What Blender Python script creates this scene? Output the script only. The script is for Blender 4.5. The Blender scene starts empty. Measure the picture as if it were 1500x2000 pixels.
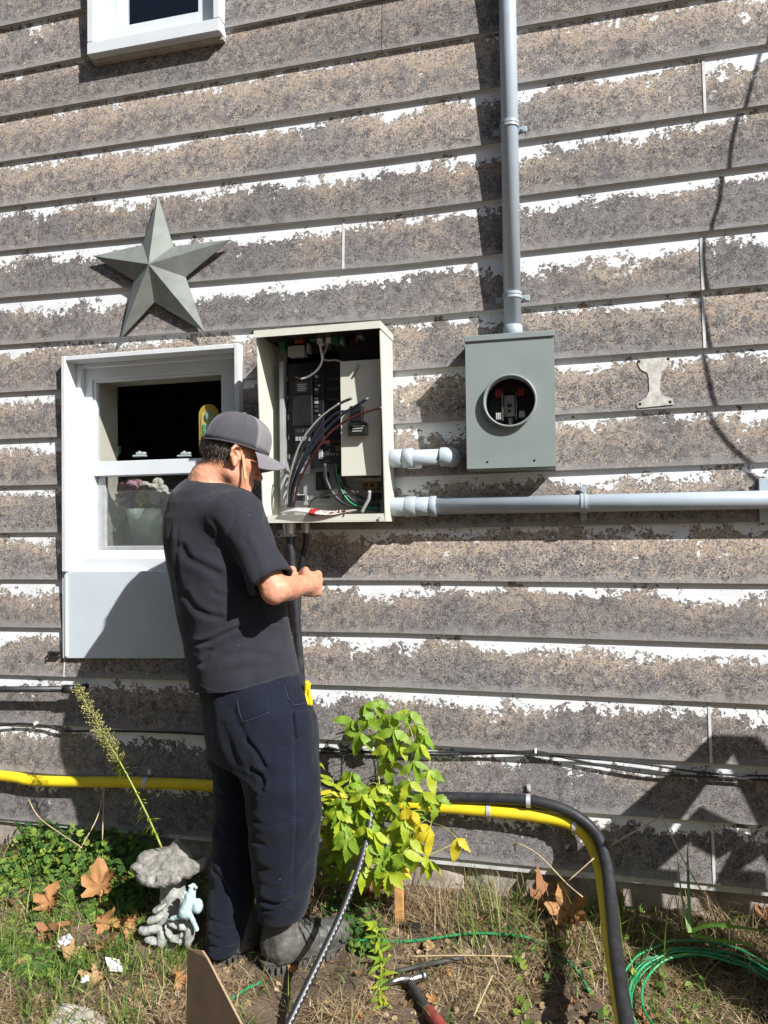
import bpy, bmesh, math, random
import numpy as np
from mathutils import Vector, Matrix, Euler
random.seed(7); rng = np.random.default_rng(7)
R = math.radians
SC = bpy.context.scene
# ------------------------------------------------------------------ camera
YAW, PITCH, ROLL, DIST, HC, FPX = R(13.298), R(1.086), R(-0.708), 2.609, 1.36, 1400.0
FW = Vector((-math.sin(YAW)*math.cos(PITCH), math.cos(YAW)*math.cos(PITCH), math.sin(PITCH)))
_rt = Vector((math.cos(YAW), math.sin(YAW), 0)); _up = _rt.cross(FW)
RT = _rt*math.cos(ROLL)+_up*math.sin(ROLL); UP = -_rt*math.sin(ROLL)+_up*math.cos(ROLL)
CAM = Vector((0, -DIST, HC))
cd = bpy.data.cameras.new('camera'); cam = bpy.data.objects.new('camera', cd)
SC.collection.objects.link(cam); SC.camera = cam
cd.sensor_fit = 'VERTICAL'; cd.sensor_height = 36; cd.sensor_width = 27; cd.lens = FPX/2000*36
cd.clip_start = .02; cd.clip_end = 500
cam.matrix_world = Matrix(((RT.x, UP.x, -FW.x, CAM.x), (RT.y, UP.y, -FW.y, CAM.y), (RT.z, UP.z, -FW.z, CAM.z), (0, 0, 0, 1)))
# ------------------------------------------------------------------ light
SUN = Vector((1.5, -1.0, 1.5)).normalized()
w = bpy.data.worlds.new('World'); SC.world = w; w.use_nodes = True
nt = w.node_tree; bg = nt.nodes['Background']
sky = nt.nodes.new('ShaderNodeTexSky'); sky.sky_type = 'NISHITA'; sky.sun_disc = False
sky.sun_elevation = math.asin(SUN.z); sky.sun_rotation = math.atan2(SUN.x, SUN.y)
nt.links.new(sky.outputs[0], bg.inputs[0]); bg.inputs[1].default_value = .062
sl = bpy.data.lights.new('sun', 'SUN'); sl.energy = 5.0; sl.angle = R(.53); sl.color = (1, .97, .935)
so = bpy.data.objects.new('sun', sl); SC.collection.objects.link(so)
so.rotation_euler = (-SUN).to_track_quat('-Z', 'Y').to_euler(); so.location = SUN*20
SC.view_settings.view_transform = 'Standard'; SC.view_settings.look = 'None'
SC.view_settings.exposure = .78; SC.view_settings.gamma = 1; SC.view_settings.use_curve_mapping = False
# ------------------------------------------------------------------ helpers
def ray(px, py): return (RT*((px-750)/FPX)-UP*((py-1000)/FPX)+FW)
def at(px, py, Y):                      # point on the vertical plane y=Y
    v = ray(px, py); return CAM+v*((Y+DIST)/v.y)
def proj(P):                            # world Nx3 -> pixels of the photograph
    v = P-np.array(CAM); z = v@np.array(FW)
    return 750+FPX*(v@np.array(RT))/z, 1000-FPX*(v@np.array(UP))/z
def _h(ix, iy, iz):
    n = (ix*374761393+iy*668265263+iz*2147483647) & 0xffffffff
    n = ((n ^ (n >> 13))*1274126177) & 0xffffffff
    return ((n ^ (n >> 16)) & 0xffff)/65535.
def vnoise(p):                          # value noise, p Nx3
    p = np.asarray(p, float); i = np.floor(p).astype(np.int64); f = p-i; f = f*f*(3-2*f); r = 0
    for a in (0, 1):
        for b in (0, 1):
            for c in (0, 1):
                wt = (f[..., 0] if a else 1-f[..., 0])*(f[..., 1] if b else 1-f[..., 1])*(f[..., 2] if c else 1-f[..., 2])
                r = r+wt*_h(i[..., 0]+a, i[..., 1]+b, i[..., 2]+c)
    return r*2-1
def fbm(p, o=3):
    p = np.asarray(p, float); s = 0; a = 1.
    for k in range(o): s = s+a*vnoise(p*2**k+k*17.3); a *= .5
    return s
def G(x, y):                            # height of the ground
    x = np.asarray(x, float); y = np.asarray(y, float)
    s = np.clip(-y/.5, 0, 1); s = s*s*(3-2*s)
    p = np.stack([x*5, y*5, x*0], -1)
    far = np.clip((np.hypot(x, y)-4)/6, 0, 1)
    return .03-.09*s+.012*fbm(p, 3)+.006*vnoise(p*6)+far*.1*vnoise(p*.06)
def on_ground(px, py, dz=0.):
    v = ray(px, py); t = 2.0
    for _ in range(60):
        P = CAM+v*t; e = P.z-dz-float(G(P.x, P.y)); t += e*.6
    return CAM+v*t
COL = SC.collection
def link(o): COL.objects.link(o); return o
def tag(o, label=None, cat=None, group=None, kind=None):
    for k, v in (('label', label), ('category', cat), ('group', group), ('kind', kind)):
        if v: o[k] = v
    return o
def thing(name, loc, label, cat, group=None):
    o = link(bpy.data.objects.new(name, None)); o.location = loc; o.empty_display_size = .05
    return tag(o, label, cat, group)
def par(o, p):
    o.parent = p
    if p.type == 'EMPTY': o.matrix_parent_inverse = Matrix.Translation(-Vector(p.location))
    return o
def obj(name, me, mat=None, parent=None, smooth=False):
    if isinstance(me, bmesh.types.BMesh):
        b = me; me = bpy.data.meshes.new(name); bmesh.ops.recalc_face_normals(b, faces=b.faces); b.to_mesh(me); b.free()
    if mat and not me.materials: me.materials.append(mat)
    if smooth: me.polygons.foreach_set('use_smooth', [len(p.vertices) < 7 for p in me.polygons])
    o = link(bpy.data.objects.new(name, me))
    if parent: par(o, parent)
    return o
def mesh_np(name, V, Fq, mat=None, smooth=False, uv=None):
    me = bpy.data.meshes.new(name); V = np.asarray(V, np.float32); Fq = np.asarray(Fq, np.int32)
    n, k = Fq.shape
    me.vertices.add(len(V)); me.vertices.foreach_set('co', V.ravel())
    me.loops.add(n*k); me.loops.foreach_set('vertex_index', Fq.ravel())
    me.polygons.add(n); me.polygons.foreach_set('loop_start', np.arange(n, dtype=np.int32)*k)
    if smooth: me.polygons.foreach_set('use_smooth', np.ones(n, bool))
    if uv is not None:
        l = me.uv_layers.new(name='UVMap'); l.data.foreach_set('uv', np.asarray(uv, np.float32)[Fq.ravel()].ravel())
    me.update(calc_edges=True); me.validate()
    if mat: me.materials.append(mat)
    return me
def BM(): return bmesh.new()
def box(b, x0, x1, y0, y1, z0, z1, bev=0., seg=1, M=None):
    g = bmesh.ops.create_cube(b, size=1, matrix=Matrix.Translation(((x0+x1)/2, (y0+y1)/2, (z0+z1)/2)) @ Matrix.Diagonal((abs(x1-x0), abs(y1-y0), abs(z1-z0), 1)))
    vs = g['verts']
    if bev:
        es = list({e for v in vs for e in v.link_edges})
        r = bmesh.ops.bevel(b, geom=es, offset=bev, segments=seg, affect='EDGES', profile=.6); vs = r['verts']
    if M is not None: bmesh.ops.transform(b, matrix=M, verts=list(set(vs)))
    return b
def hexa(b, p, bev=0.):                 # p: 8 points, bottom 4 then top 4 (same winding)
    v = [b.verts.new(q) for q in p]; fs = []
    for f in ((0, 1, 2, 3), (7, 6, 5, 4), (0, 4, 5, 1), (1, 5, 6, 2), (2, 6, 7, 3), (3, 7, 4, 0)): fs.append(b.faces.new([v[i] for i in f]))
    bmesh.ops.recalc_face_normals(b, faces=fs)
    if bev: bmesh.ops.bevel(b, geom=list({e for f in fs for e in f.edges}), offset=bev, segments=1, affect='EDGES')
    return b
def slab(b, pts, Y0, Y1, bev=0.):       # 4 front points (any plane), extruded along y to Y1
    return hexa(b, [(p[0], p[1], p[2]) for p in pts]+[(p[0], Y1, p[2]) for p in pts], bev)
def pxbox(b, l, t, r, bt, Yf, Yb, bev=.001):   # upright box whose front spans these pixels at y=Yf
    A = at(l, t, Yf); B = at(r, bt, Yf); return box(b, A.x, B.x, Yf, Yb, B.z, A.z, bev)
def cyl(b, A, B, r0, r1=None, n=20):
    A = Vector(A); B = Vector(B); d = B-A
    M = Matrix.Translation((A+B)/2) @ d.to_track_quat('Z', 'Y').to_matrix().to_4x4()
    bmesh.ops.create_cone(b, cap_ends=True, segments=n, radius1=r0, radius2=r0 if r1 is None else r1, depth=d.length, matrix=M); return b
def ball(b, c, r, sc=(1, 1, 1), n=10):
    bmesh.ops.create_uvsphere(b, u_segments=n+4, v_segments=n, radius=r, matrix=Matrix.Translation(c) @ Matrix.Diagonal((*sc, 1))); return b
def spline(P, step):
    P = [Vector(p) for p in P]
    if len(P) < 3:
        n = max(2, int((P[1]-P[0]).length/step)+1); return [P[0].lerp(P[1], i/(n-1)) for i in range(n)]
    Q = [P[0]*2-P[1]]+P+[P[-1]*2-P[-2]]; out = []
    for i in range(1, len(Q)-2):
        n = max(2, int((Q[i+1]-Q[i]).length/step))
        for j in range(n):
            t = j/n; a, b_, c, d = Q[i-1], Q[i], Q[i+1], Q[i+2]
            out.append(.5*((2*b_)+(c-a)*t+(2*a-5*b_+4*c-d)*t*t+(3*b_-a-3*c+d)*t**3))
    out.append(P[-1]); return out
def tube_data(P, r, n=10, step=.02, ridge=0., ridge_n=2):
    S = spline(P, step); V = []; F = []; UV = []; L = 0; m = len(S)
    T = [(S[min(i+1, m-1)]-S[max(i-1, 0)]).normalized() for i in range(m)]
    nrm = T[0].orthogonal().normalized()
    for i in range(m):
        nrm = (nrm-T[i]*nrm.dot(T[i])).normalized(); bi = T[i].cross(nrm)
        if i: L += (S[i]-S[i-1]).length
        rr = (r(i/(m-1)) if callable(r) else r)-(ridge if (ridge and (i//(ridge_n//2 or 1)) % 2) else 0)
        for j in range(n):
            a = 2*math.pi*j/n; V.append(S[i]+(nrm*math.cos(a)+bi*math.sin(a))*rr); UV.append((L, j/n))
    for i in range(m-1):
        for j in range(n): F.append((i*n+j, i*n+(j+1) % n, (i+1)*n+(j+1) % n, (i+1)*n+j))
    c0 = len(V); V += [S[0], S[-1]]; UV += [(0, 0), (L, 0)]
    for j in range(n):
        F.append((c0, c0, (j+1) % n, j)); F.append((c0+1, c0+1, (m-1)*n+j, (m-1)*n+(j+1) % n))
    return V, F, UV
def tube(name, P, r, mat, parent=None, n=10, step=.02, ridge=0., ridge_n=2):
    V, F, UV = tube_data(P, r, n, step, ridge, ridge_n); m = len(V)
    body = [f for f in F if f[0] != f[1]]; caps = [f[1:] for f in F if f[0] == f[1]]
    me = bpy.data.meshes.new(name); me.from_pydata([tuple(v) for v in V], [], body+caps)
    l = me.uv_layers.new(name='UVMap')
    ix = np.empty(len(me.loops), np.int32); me.loops.foreach_get('vertex_index', ix)
    l.data.foreach_set('uv', np.array(UV, np.float32)[ix].ravel())
    return obj(name, me, mat, parent, True)
def tubes_bm(b, paths, r, n=6, step=.02):
    for P in paths:
        V, F, UV = tube_data(P, r, n, step); vs = [b.verts.new(v) for v in V]
        for f in F:
            f = f if f[0] != f[1] else f[1:]
            fc = b.faces.new([vs[i] for i in f]); fc.smooth = True
    return b
def prism(b, pts, depth, smooth=False):           # closed outline (3-D, roughly planar) extruded by vector depth
    v = [b.verts.new(p) for p in pts]; f = b.faces.new(v)
    r = bmesh.ops.extrude_face_region(b, geom=[f]); nv = [q for q in r['geom'] if isinstance(q, bmesh.types.BMVert)]
    bmesh.ops.translate(b, verts=nv, vec=depth); return b
# ---------------- signed distance modelling
def smin(a, b, k):
    if k <= 0: return np.minimum(a, b)
    h = np.maximum(k-np.abs(a-b), 0)/k; return np.minimum(a, b)-h*h*k*.25
class SDF:
    def __init__(s, lo, hi, h):
        s.lo = np.array(lo, float); s.h = h; s.n = np.ceil((np.array(hi)-s.lo)/h).astype(int)+1
        s.F = np.full(s.n, .2, np.float32)
    def reg(s, lo, hi):
        i0 = np.clip(np.floor((np.array(lo)-s.lo)/s.h).astype(int), 0, s.n-1); i1 = np.clip(np.ceil((np.array(hi)-s.lo)/s.h).astype(int)+1, 1, s.n)
        sl_ = tuple(slice(a, b) for a, b in zip(i0, i1))
        ax = [s.lo[k]+s.h*np.arange(i0[k], i1[k]) for k in range(3)]
        return sl_, np.stack(np.meshgrid(*ax, indexing='ij'), -1)
    def put(s, lo, hi, fn, k, op):
        pad = k+4*s.h; sl_, P = s.reg(np.array(lo)-pad, np.array(hi)+pad)
        if P.size == 0: return
        d = fn(P)
        if op > 0: s.F[sl_] = smin(s.F[sl_], d, k)
        else: s.F[sl_] = -smin(-s.F[sl_], d, k)
    def cap(s, a, b, ra, rb=None, k=.02, op=1):
        a = np.array(a, float); b = np.array(b, float); rb = ra if rb is None else rb; ba = b-a; m = max(ra, rb)
        def fn(P):
            pa = P-a; t = np.clip(pa@ba/max(ba@ba, 1e-12), 0, 1); return np.linalg.norm(pa-t[..., None]*ba, axis=-1)-(ra+(rb-ra)*t)
        s.put(np.minimum(a, b)-m, np.maximum(a, b)+m, fn, k, op)
    def ell(s, c, r, M=None, k=.02, op=1):
        c = np.array(c, float); r = np.array(r, float); m = r.max()
        def fn(P):
            q = P-c
            if M is not None: q = q@M
            k0 = np.linalg.norm(q/r, axis=-1); k1 = np.linalg.norm(q/(r*r), axis=-1)+1e-9; return k0*(k0-1)/k1
        s.put(c-m, c+m, fn, k, op)
    def fn(s, lo, hi, f, k=.0, op=1): s.put(lo, hi, f, k, op)
    def mesh(s, name, mat=None, disp=None):
        F = s.F; n = F.shape; ins = F < 0
        c = [(i, j, k) for i in (0, 1) for j in (0, 1) for k in (0, 1)]
        sub = lambda A, o: A[o[0]:n[0]-1+o[0], o[1]:n[1]-1+o[1], o[2]:n[2]-1+o[2]]
        cnt = sum(sub(ins, o).astype(np.int8) for o in c); act = (cnt > 0) & (cnt < 8)
        idx = np.full(act.shape, -1, np.int64); ij = np.argwhere(act); idx[act] = np.arange(len(ij))
        vals = {o: F[ij[:, 0]+o[0], ij[:, 1]+o[1], ij[:, 2]+o[2]] for o in c}
        S = np.zeros((len(ij), 3)); N = np.zeros(len(ij))
        for a in c:
            for ax in range(3):
                if a[ax]: continue
                b = list(a); b[ax] = 1; b = tuple(b); va, vb = vals[a], vals[b]; cr = (va < 0) != (vb < 0)
                t = np.where(cr, va/np.where(cr, va-vb, 1), 0); p = np.zeros((len(ij), 3)); p[:] = a; p[:, ax] += t
                S += p*cr[:, None]; N += cr
        V = s.lo+s.h*(ij+S/N[:, None]); Q = []
        for ax in range(3):
            u, v = (ax+1) % 3, (ax+2) % 3
            A = np.take(ins, range(n[ax]-1), ax); B = np.take(ins, range(1, n[ax]), ax); e = np.argwhere(A != B)
            e = e[(e[:, u] > 0) & (e[:, v] > 0) & (e[:, u] < n[u]-1) & (e[:, v] < n[v]-1)]
            fl = A[e[:, 0], e[:, 1], e[:, 2]]
            def g(du, dv):
                q = e.copy(); q[:, u] += du; q[:, v] += dv; return idx[q[:, 0], q[:, 1], q[:, 2]]
            q = np.stack([g(-1, -1), g(0, -1), g(0, 0), g(-1, 0)], 1); q[~fl] = q[~fl][:, ::-1]; Q.append(q)
        Q = np.concatenate(Q); Q = Q[(Q >= 0).all(1)]
        if disp is not None:
            d0 = V[Q[:, 2]]-V[Q[:, 0]]; d1 = V[Q[:, 3]]-V[Q[:, 1]]; fn_ = np.cross(d0, d1); Nn = np.zeros_like(V)
            for k in range(4): np.add.at(Nn, Q[:, k], fn_)
            Nn /= np.linalg.norm(Nn, axis=1)[:, None]+1e-12; V = disp(V, Nn)
        return mesh_np(name, V, Q, mat, True)
# ------------------------------------------------------------------ materials
class NT:
    def __init__(s, name):
        s.m = bpy.data.materials.new(name); s.m.use_nodes = True; s.t = s.m.node_tree; s.b = s.t.nodes['Principled BSDF']; s.out = s.t.nodes['Material Output']
    def put(s, sock, v):
        if isinstance(v, bpy.types.NodeSocket): s.t.links.new(v, sock)
        elif v is not None: sock.default_value = (*v, 1) if (isinstance(v, tuple) and len(v) == 3 and sock.type == 'RGBA') else v
    def n(s, ty, out=0, props=None, **kw):
        nd = s.t.nodes.new('ShaderNode'+ty)
        for k, v in (props or {}).items(): setattr(nd, k, v)
        for k, v in kw.items(): s.put(nd.inputs[int(k[1:]) if k[0] == 'i' and k[1:].isdigit() else k], v)
        return nd.outputs[out]
    def math(s, op, a, b=None, c=None, clamp=False):
        nd = s.t.nodes.new('ShaderNodeMath'); nd.operation = op; nd.use_clamp = clamp
        for i, v in enumerate((a, b, c)):
            if v is not None: s.put(nd.inputs[i], v)
        return nd.outputs[0]
    def noise(s, vec, scale, detail=3, rough=.55, dist=0.): return s.n('TexNoise', 0, None, Vector=vec, Scale=scale, Detail=detail, Roughness=rough, Distortion=dist)
    def ramp(s, f, a, b): return s.n('MapRange', 0, {'interpolation_type': 'SMOOTHSTEP'}, Value=f, **{'From Min': a, 'From Max': b})
    def mix(s, f, a, b):
        nd = s.t.nodes.new('ShaderNodeMix'); nd.data_type = 'RGBA'; s.put(nd.inputs[0], f); s.put(nd.inputs[6], a); s.put(nd.inputs[7], b); return nd.outputs[2]
    def co(s, kind='Object'): return s.n('TexCoord', ['Generated', 'Normal', 'UV', 'Object'].index(kind))
    def bump(s, h, strength=.3, dist=.002): s.put(s.b.inputs['Normal'], s.n('Bump', 0, None, Strength=strength, Distance=dist, Height=h))
    def set(s, **kw):
        for k, v in kw.items(): s.put(s.b.inputs[k.replace('_', ' ')], v)
        return s
def mul(c, f): return tuple(x*f for x in c)
def mat(name, col, rough=.5, metal=0., var=.15, scale=30, bump=.15, bscale=None, spec=.5, dirt=None, dirt_amt=.3, bdist=.001):
    n = NT(name); c = n.co(); f = n.noise(c, scale, 4)
    cl = n.mix(n.ramp(f, .3, .7), mul(col, 1-var), mul(col, 1+var))
    if dirt: cl = n.mix(n.math('MULTIPLY', n.ramp(n.noise(c, scale*.4, 5, .65), .48, .7), dirt_amt), cl, dirt)
    n.set(Base_Color=cl, Roughness=n.math('ADD', rough-.08, n.math('MULTIPLY', f, .16)), Metallic=metal, Specular_IOR_Level=spec)
    if bump: n.bump(n.noise(c, bscale or scale*6, 3), bump, bdist)
    return n.m
def leaf_mat(name, c1, c2, veins=True, trans=.5, rough=.45):
    n = NT(name); c = n.co(); r = n.n('ObjectInfo', 5)
    f = n.noise(c, 25, 3); col = n.mix(n.math('ADD', n.math('MULTIPLY', f, .6), n.math('MULTIPLY', r, .55), None, True), c1, c2)
    n.set(Base_Color=col, Roughness=rough, Specular_IOR_Level=.35)
    n.bump(n.noise(c, 160, 2), .3, .001)
    tr = n.n('BsdfTranslucent', 0, None, Color=n.mix(.35, col, (.45, .5, .05)))
    sh = n.n('MixShader', 0, None, i0=trans*.6, i1=n.b.outputs[0], i2=tr); n.t.links.new(sh, n.out.inputs[0]); return n.m
def siding_mat():
    n = NT('peeling_siding'); uv = n.co('UV'); sp = n.t.nodes.new('ShaderNodeSeparateXYZ'); n.put(sp.inputs[0], uv)
    U, Vv = sp.outputs[0], sp.outputs[1]
    at_ = lambda nm: n.n('Attribute', 2, {'attribute_type': 'OBJECT', 'attribute_name': nm})
    peel, tan, seed = at_('peel'), at_('tan'), at_('seed')
    vec = n.n('CombineXYZ', 0, None, X=U, Y=Vv, Z=n.math('MULTIPLY', seed, 7.31))
    n1 = n.noise(vec, 4.5, 2); n2 = n.noise(vec, 42, 4, .62, .6); n3 = n.noise(vec, 230, 3, .6); n4 = n.noise(vec, 16, 3, .6); nb = n.noise(vec, 85, 3, .6, .8)
    vo = n.n('TexVoronoi', 0, {'feature': 'F1'}, Vector=n.n('VectorMath', 0, {'operation': 'ADD'}, i0=vec, i1=n.n('TexNoise', 1, None, Vector=vec, Scale=60.)), Scale=75.)
    vfrac = n.math('DIVIDE', Vv, .2)
    # white paint left at the top of every course, its edge eaten away in flakes
    nc = n.noise(vec, 30, 4, .62, .25)
    e = n.math('SUBTRACT', vfrac, peel)
    for q, am in ((n1, .75), (n4, .5), (nc, .62), (nb, .6)): e = n.math('SUBTRACT', e, n.math('MULTIPLY', n.math('SUBTRACT', q, .5), am))
    white = n.math('SUBTRACT', 1, n.ramp(e, -.012, .012))
    flake = n.math('MULTIPLY', n.ramp(n.math('ADD', n.math('MULTIPLY', nc, .6), n.math('MULTIPLY', n1, .5)), .70, .71), n.math('SUBTRACT', 1, n.ramp(vfrac, .45, .85)))
    white = n.math('MAXIMUM', white, n.math('MULTIPLY', flake, n.math('GREATER_THAN', peel, .03)))
    # weathered board: chipped flakes a centimetre across, pale reticulation between them, tan fibres showing
    wv = n.n('VectorMath', 0, {'operation': 'MULTIPLY_ADD'}, i0=n.n('TexNoise', 1, None, Vector=vec, Scale=55., Detail=2.), i1=(.022, .022, .022), i2=vec)
    cell = n.n('TexVoronoi', 1, {'feature': 'F1'}, Vector=wv, Scale=88.); cs = n.t.nodes.new('ShaderNodeSeparateColor'); n.put(cs.inputs[0], cell)
    dist = n.n('TexVoronoi', 0, {'feature': 'DISTANCE_TO_EDGE'}, Vector=wv, Scale=88.)
    base = n.mix(n.ramp(n4, .34, .66), (.094, .086, .086), (.172, .163, .166))
    base = n.mix(n.math('MULTIPLY', n.ramp(cs.outputs[0], .1, .9), .6), base, (.052, .046, .044))
    base = n.mix(n.math('MULTIPLY', n.ramp(cs.outputs[1], .6, .75), .65), base, (.235, .220, .222))
    base = n.mix(n.math('MULTIPLY', n.ramp(n.noise(vec, 21, 3, .6, .4), .48, .56), .5), base, (.195, .184, .187))
    ret = n.math('MULTIPLY', n.math('SUBTRACT', 1, n.ramp(dist, .03, .16)), n.ramp(n.noise(vec, 34, 2), .40, .62))
    tanc = n.mix(n.ramp(n4, .35, .7), (.50, .42, .34), (.47, .36, .255))
    tanf = n.ramp(n.math('ADD', n.noise(vec, 3, 2), n.math('MULTIPLY', n.math('SUBTRACT', tan, .5), .6)), .33, .60)
    base = n.mix(n.math('MULTIPLY', n.math('MULTIPLY', ret, n.math('ADD', .40, n.math('MULTIPLY', tanf, .55))), .95), base, n.mix(tanf, (.46, .43, .40), tanc))
    fib = n.ramp(n.noise(vec, 120, 3, .7, 1.), .55, .64)
    base = n.mix(n.math('MULTIPLY', n.math('MULTIPLY', fib, n.math('ADD', .12, n.math('MULTIPLY', tanf, .5))), .8), base, tanc)
    band = n.math('SUBTRACT', 1, n.ramp(e, .03, n.math('ADD', .12, n.math('MULTIPLY', tan, .55))))
    base = n.mix(n.math('MULTIPLY', n.math('MULTIPLY', band, tanf), n.ramp(nb, .36, .56)), base, tanc)
    base = n.mix(n.math('MULTIPLY', n.ramp(n3, .51, .64), .42), base, (.42, .40, .38))
    base = n.mix(n.math('MULTIPLY', n.ramp(n3, .49, .36), .75), base, (.045, .040, .040))
    low = n.ramp(n.math('ADD', vfrac, n.math('MULTIPLY', n.math('SUBTRACT', n4, .5), .35)), .84, .97)
    base = n.mix(n.math('MULTIPLY', low, .6), base, (.31, .30, .295))
    wn = n.n('TexWhiteNoise', 0, {'noise_dimensions': '1D'}, W=seed); base = n.mix(n.math('MULTIPLY', wn, .22), base, (.06, .055, .055))
    edge = n.math('SUBTRACT', 1, n.ramp(n.math('ABSOLUTE', e), 0., .05))
    base = n.mix(n.math('MULTIPLY', edge, .5), base, (.09, .075, .065))
    wcol = n.mix(n.ramp(n.noise(vec, 12, 4), .35, .75), (.69, .71, .725), (.60, .62, .63))
    wcol = n.mix(n.math('MULTIPLY', n.ramp(n.noise(vec, 150, 2), .68, .74), .7), wcol, (.25, .22, .2))
    butt = n.ramp(n.math('SUBTRACT', Vv, n.math('MULTIPLY', at_('expo'), 1)), .0001, .0005)
    col = n.mix(white, base, wcol); col = n.mix(butt, col, (.5, .5, .49))
    n.set(Base_Color=col, Roughness=n.math('SUBTRACT', .9, n.math('MULTIPLY', white, .35)), Specular_IOR_Level=.25)
    h = n.math('ADD', n.math('MULTIPLY', white, .45), n.math('ADD', n.math('MULTIPLY', n3, .35), n.math('MULTIPLY', nb, .5)))
    n.bump(h, .55, .0022); return n.m
M = {}
M['siding'] = siding_mat()
M['strip'] = mat('joint_strip_paint', (.55, .56, .55), .5, var=.1, scale=40, dirt=(.2, .18, .16), dirt_amt=.5)
M['white'] = mat('white_vinyl', (.62, .665, .70), .35, var=.03, scale=8, bump=.03, dirt=(.5, .52, .52), dirt_amt=.3)
M['white_old'] = mat('white_aluminium', (.60, .63, .645), .4, var=.05, scale=14, bump=.06, dirt=(.5, .47, .4), dirt_amt=.35)
M['panelwhite'] = mat('white_panel', (.51, .575, .625), .5, var=.03, scale=6, bump=.04, dirt=(.42, .49, .54), dirt_amt=.3)
M['alu'] = mat('grey_aluminium', (.45, .46, .47), .4, .4, var=.08, scale=20, bump=.05)
M['cream'] = mat('cream_interior', (.62, .58, .5), .7, var=.06, scale=10)
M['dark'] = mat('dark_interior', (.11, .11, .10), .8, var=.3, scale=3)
M['sheath'] = mat('wall_sheathing', (.25, .22, .19), .8)
M['concrete'] = mat('foundation_concrete', (.33, .29, .25), .9, var=.2, scale=22, bump=.7, bscale=140, dirt=(.17, .14, .11), dirt_amt=.6, bdist=.004)
M['pvc'] = mat('grey_pvc', (.385, .45, .51), .33, var=.04, scale=12, bump=.03, spec=.5, dirt=(.28, .29, .3), dirt_amt=.25)
M['pvclight'] = mat('pale_grey_pvc', (.33, .38, .42), .4, var=.03, scale=14, bump=.03)
M['meter'] = mat('grey_green_enamel', (.23, .268, .262), .42, var=.03, scale=9, bump=.05, bscale=260, dirt=(.19, .22, .22), dirt_amt=.3)
M['cabinet'] = mat('cream_enamel', (.60, .60, .52), .42, var=.03, scale=9, bump=.05, bscale=260, dirt=(.5, .49, .41), dirt_amt=.3)
M['plate'] = mat('grey_backplate', (.33, .34, .34), .45, .2, var=.06, scale=14)
M['black'] = mat('black_plastic', (.012, .012, .015), .38, var=.2, scale=30, bump=.05)
M['blackrub'] = mat('black_rubber', (.016, .016, .018), .48, var=.3, scale=40, bump=.2, dirt=(.07, .065, .06), dirt_amt=.4)
M['conduit'] = mat('charcoal_conduit', (.021, .022, .026), .42, var=.25, scale=30, bump=.12, dirt=(.07, .066, .06), dirt_amt=.4)
M['navywire'] = mat('dark_blue_wire', (.016, .02, .034), .35, var=.2)
M['redwire'] = mat('dark_red_wire', (.06, .012, .014), .38, var=.2)
M['greywire'] = mat('grey_wire', (.30, .30, .28), .4, var=.1)
M['whitewire'] = mat('white_wire', (.75, .75, .72), .4, var=.05)
M['zinc'] = mat('zinc', (.58, .6, .62), .38, .45, var=.1, scale=60, bump=.2)
M['steel'] = mat('worn_steel', (.42, .41, .40), .33, 1., var=.25, scale=45, bump=.2, dirt=(.2, .15, .1), dirt_amt=.35)
M['brass'] = mat('brass', (.25, .19, .10), .35, 1.)
M['copper'] = mat('copper', (.6, .3, .15), .35, 1.)
M['green'] = mat('green_plastic', (.015, .13, .06), .4, var=.1)
M['greenwire'] = mat('green_wire', (.012, .24, .09), .36, var=.12, scale=60, dirt=(.1, .15, .08), dirt_amt=.3)
M['red'] = mat('red_plastic', (.32, .03, .022), .4, var=.1)
M['orange'] = mat('orange_plastic', (.65, .13, .02), .4)
M['yellow'] = mat('yellow_pipe', (.72, .55, .02), .36, var=.07, scale=14, bump=.06, dirt=(.4, .3, .06), dirt_amt=.35)
M['yellowtool'] = mat('yellow_handle', (.8, .55, .015), .4, var=.05)
M['star'] = mat('weathered_star_metal', (.215, .235, .215), .5, .25, var=.1, scale=16, bump=.12, dirt=(.12, .115, .1), dirt_amt=.5)
M['wood'] = mat('fresh_wood', (.5, .27, .1), .65, var=.2, scale=30, bump=.3)
M['pencilwood'] = mat('pencil_paint', (.45, .3, .14), .55, var=.1)
M['redgrip'] = mat('red_grip', (.27, .045, .04), .6, var=.15, scale=50, bump=.3, dirt=(.1, .05, .04), dirt_amt=.4)
M['darkgrip'] = mat('dark_grip', (.035, .037, .033), .6, var=.2, scale=50, bump=.3)
M['card'] = mat('cardboard', (.36, .25, .15), .8, var=.12, scale=12, bump=.3, bscale=70)
M['paper'] = mat('white_paper', (.8, .8, .8), .7, var=.03)
M['ink'] = mat('black_ink', (.02, .02, .02), .6)
M['stone'] = mat('weathered_stone', (.20, .19, .17), .95, var=.35, scale=55, bump=.9, bscale=220, dirt=(.42, .41, .38), dirt_amt=.4, bdist=.004)
M['statue'] = mat('painted_concrete', (.31, .325, .30), .9, var=.25, scale=30, bump=.6, bscale=200, dirt=(.2, .19, .17), dirt_amt=.65, bdist=.003)
M['paleblue'] = mat('pale_blue_paint', (.38, .52, .54), .8, var=.1, scale=50, bump=.5, bscale=230, dirt=(.3, .35, .34), dirt_amt=.5, bdist=.003)
M['rock'] = mat('pale_rock', (.42, .38, .33), .95, var=.2, scale=30, bump=.6, bscale=120, dirt=(.25, .22, .18), dirt_amt=.5, bdist=.004)
M['skin'] = None
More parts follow.
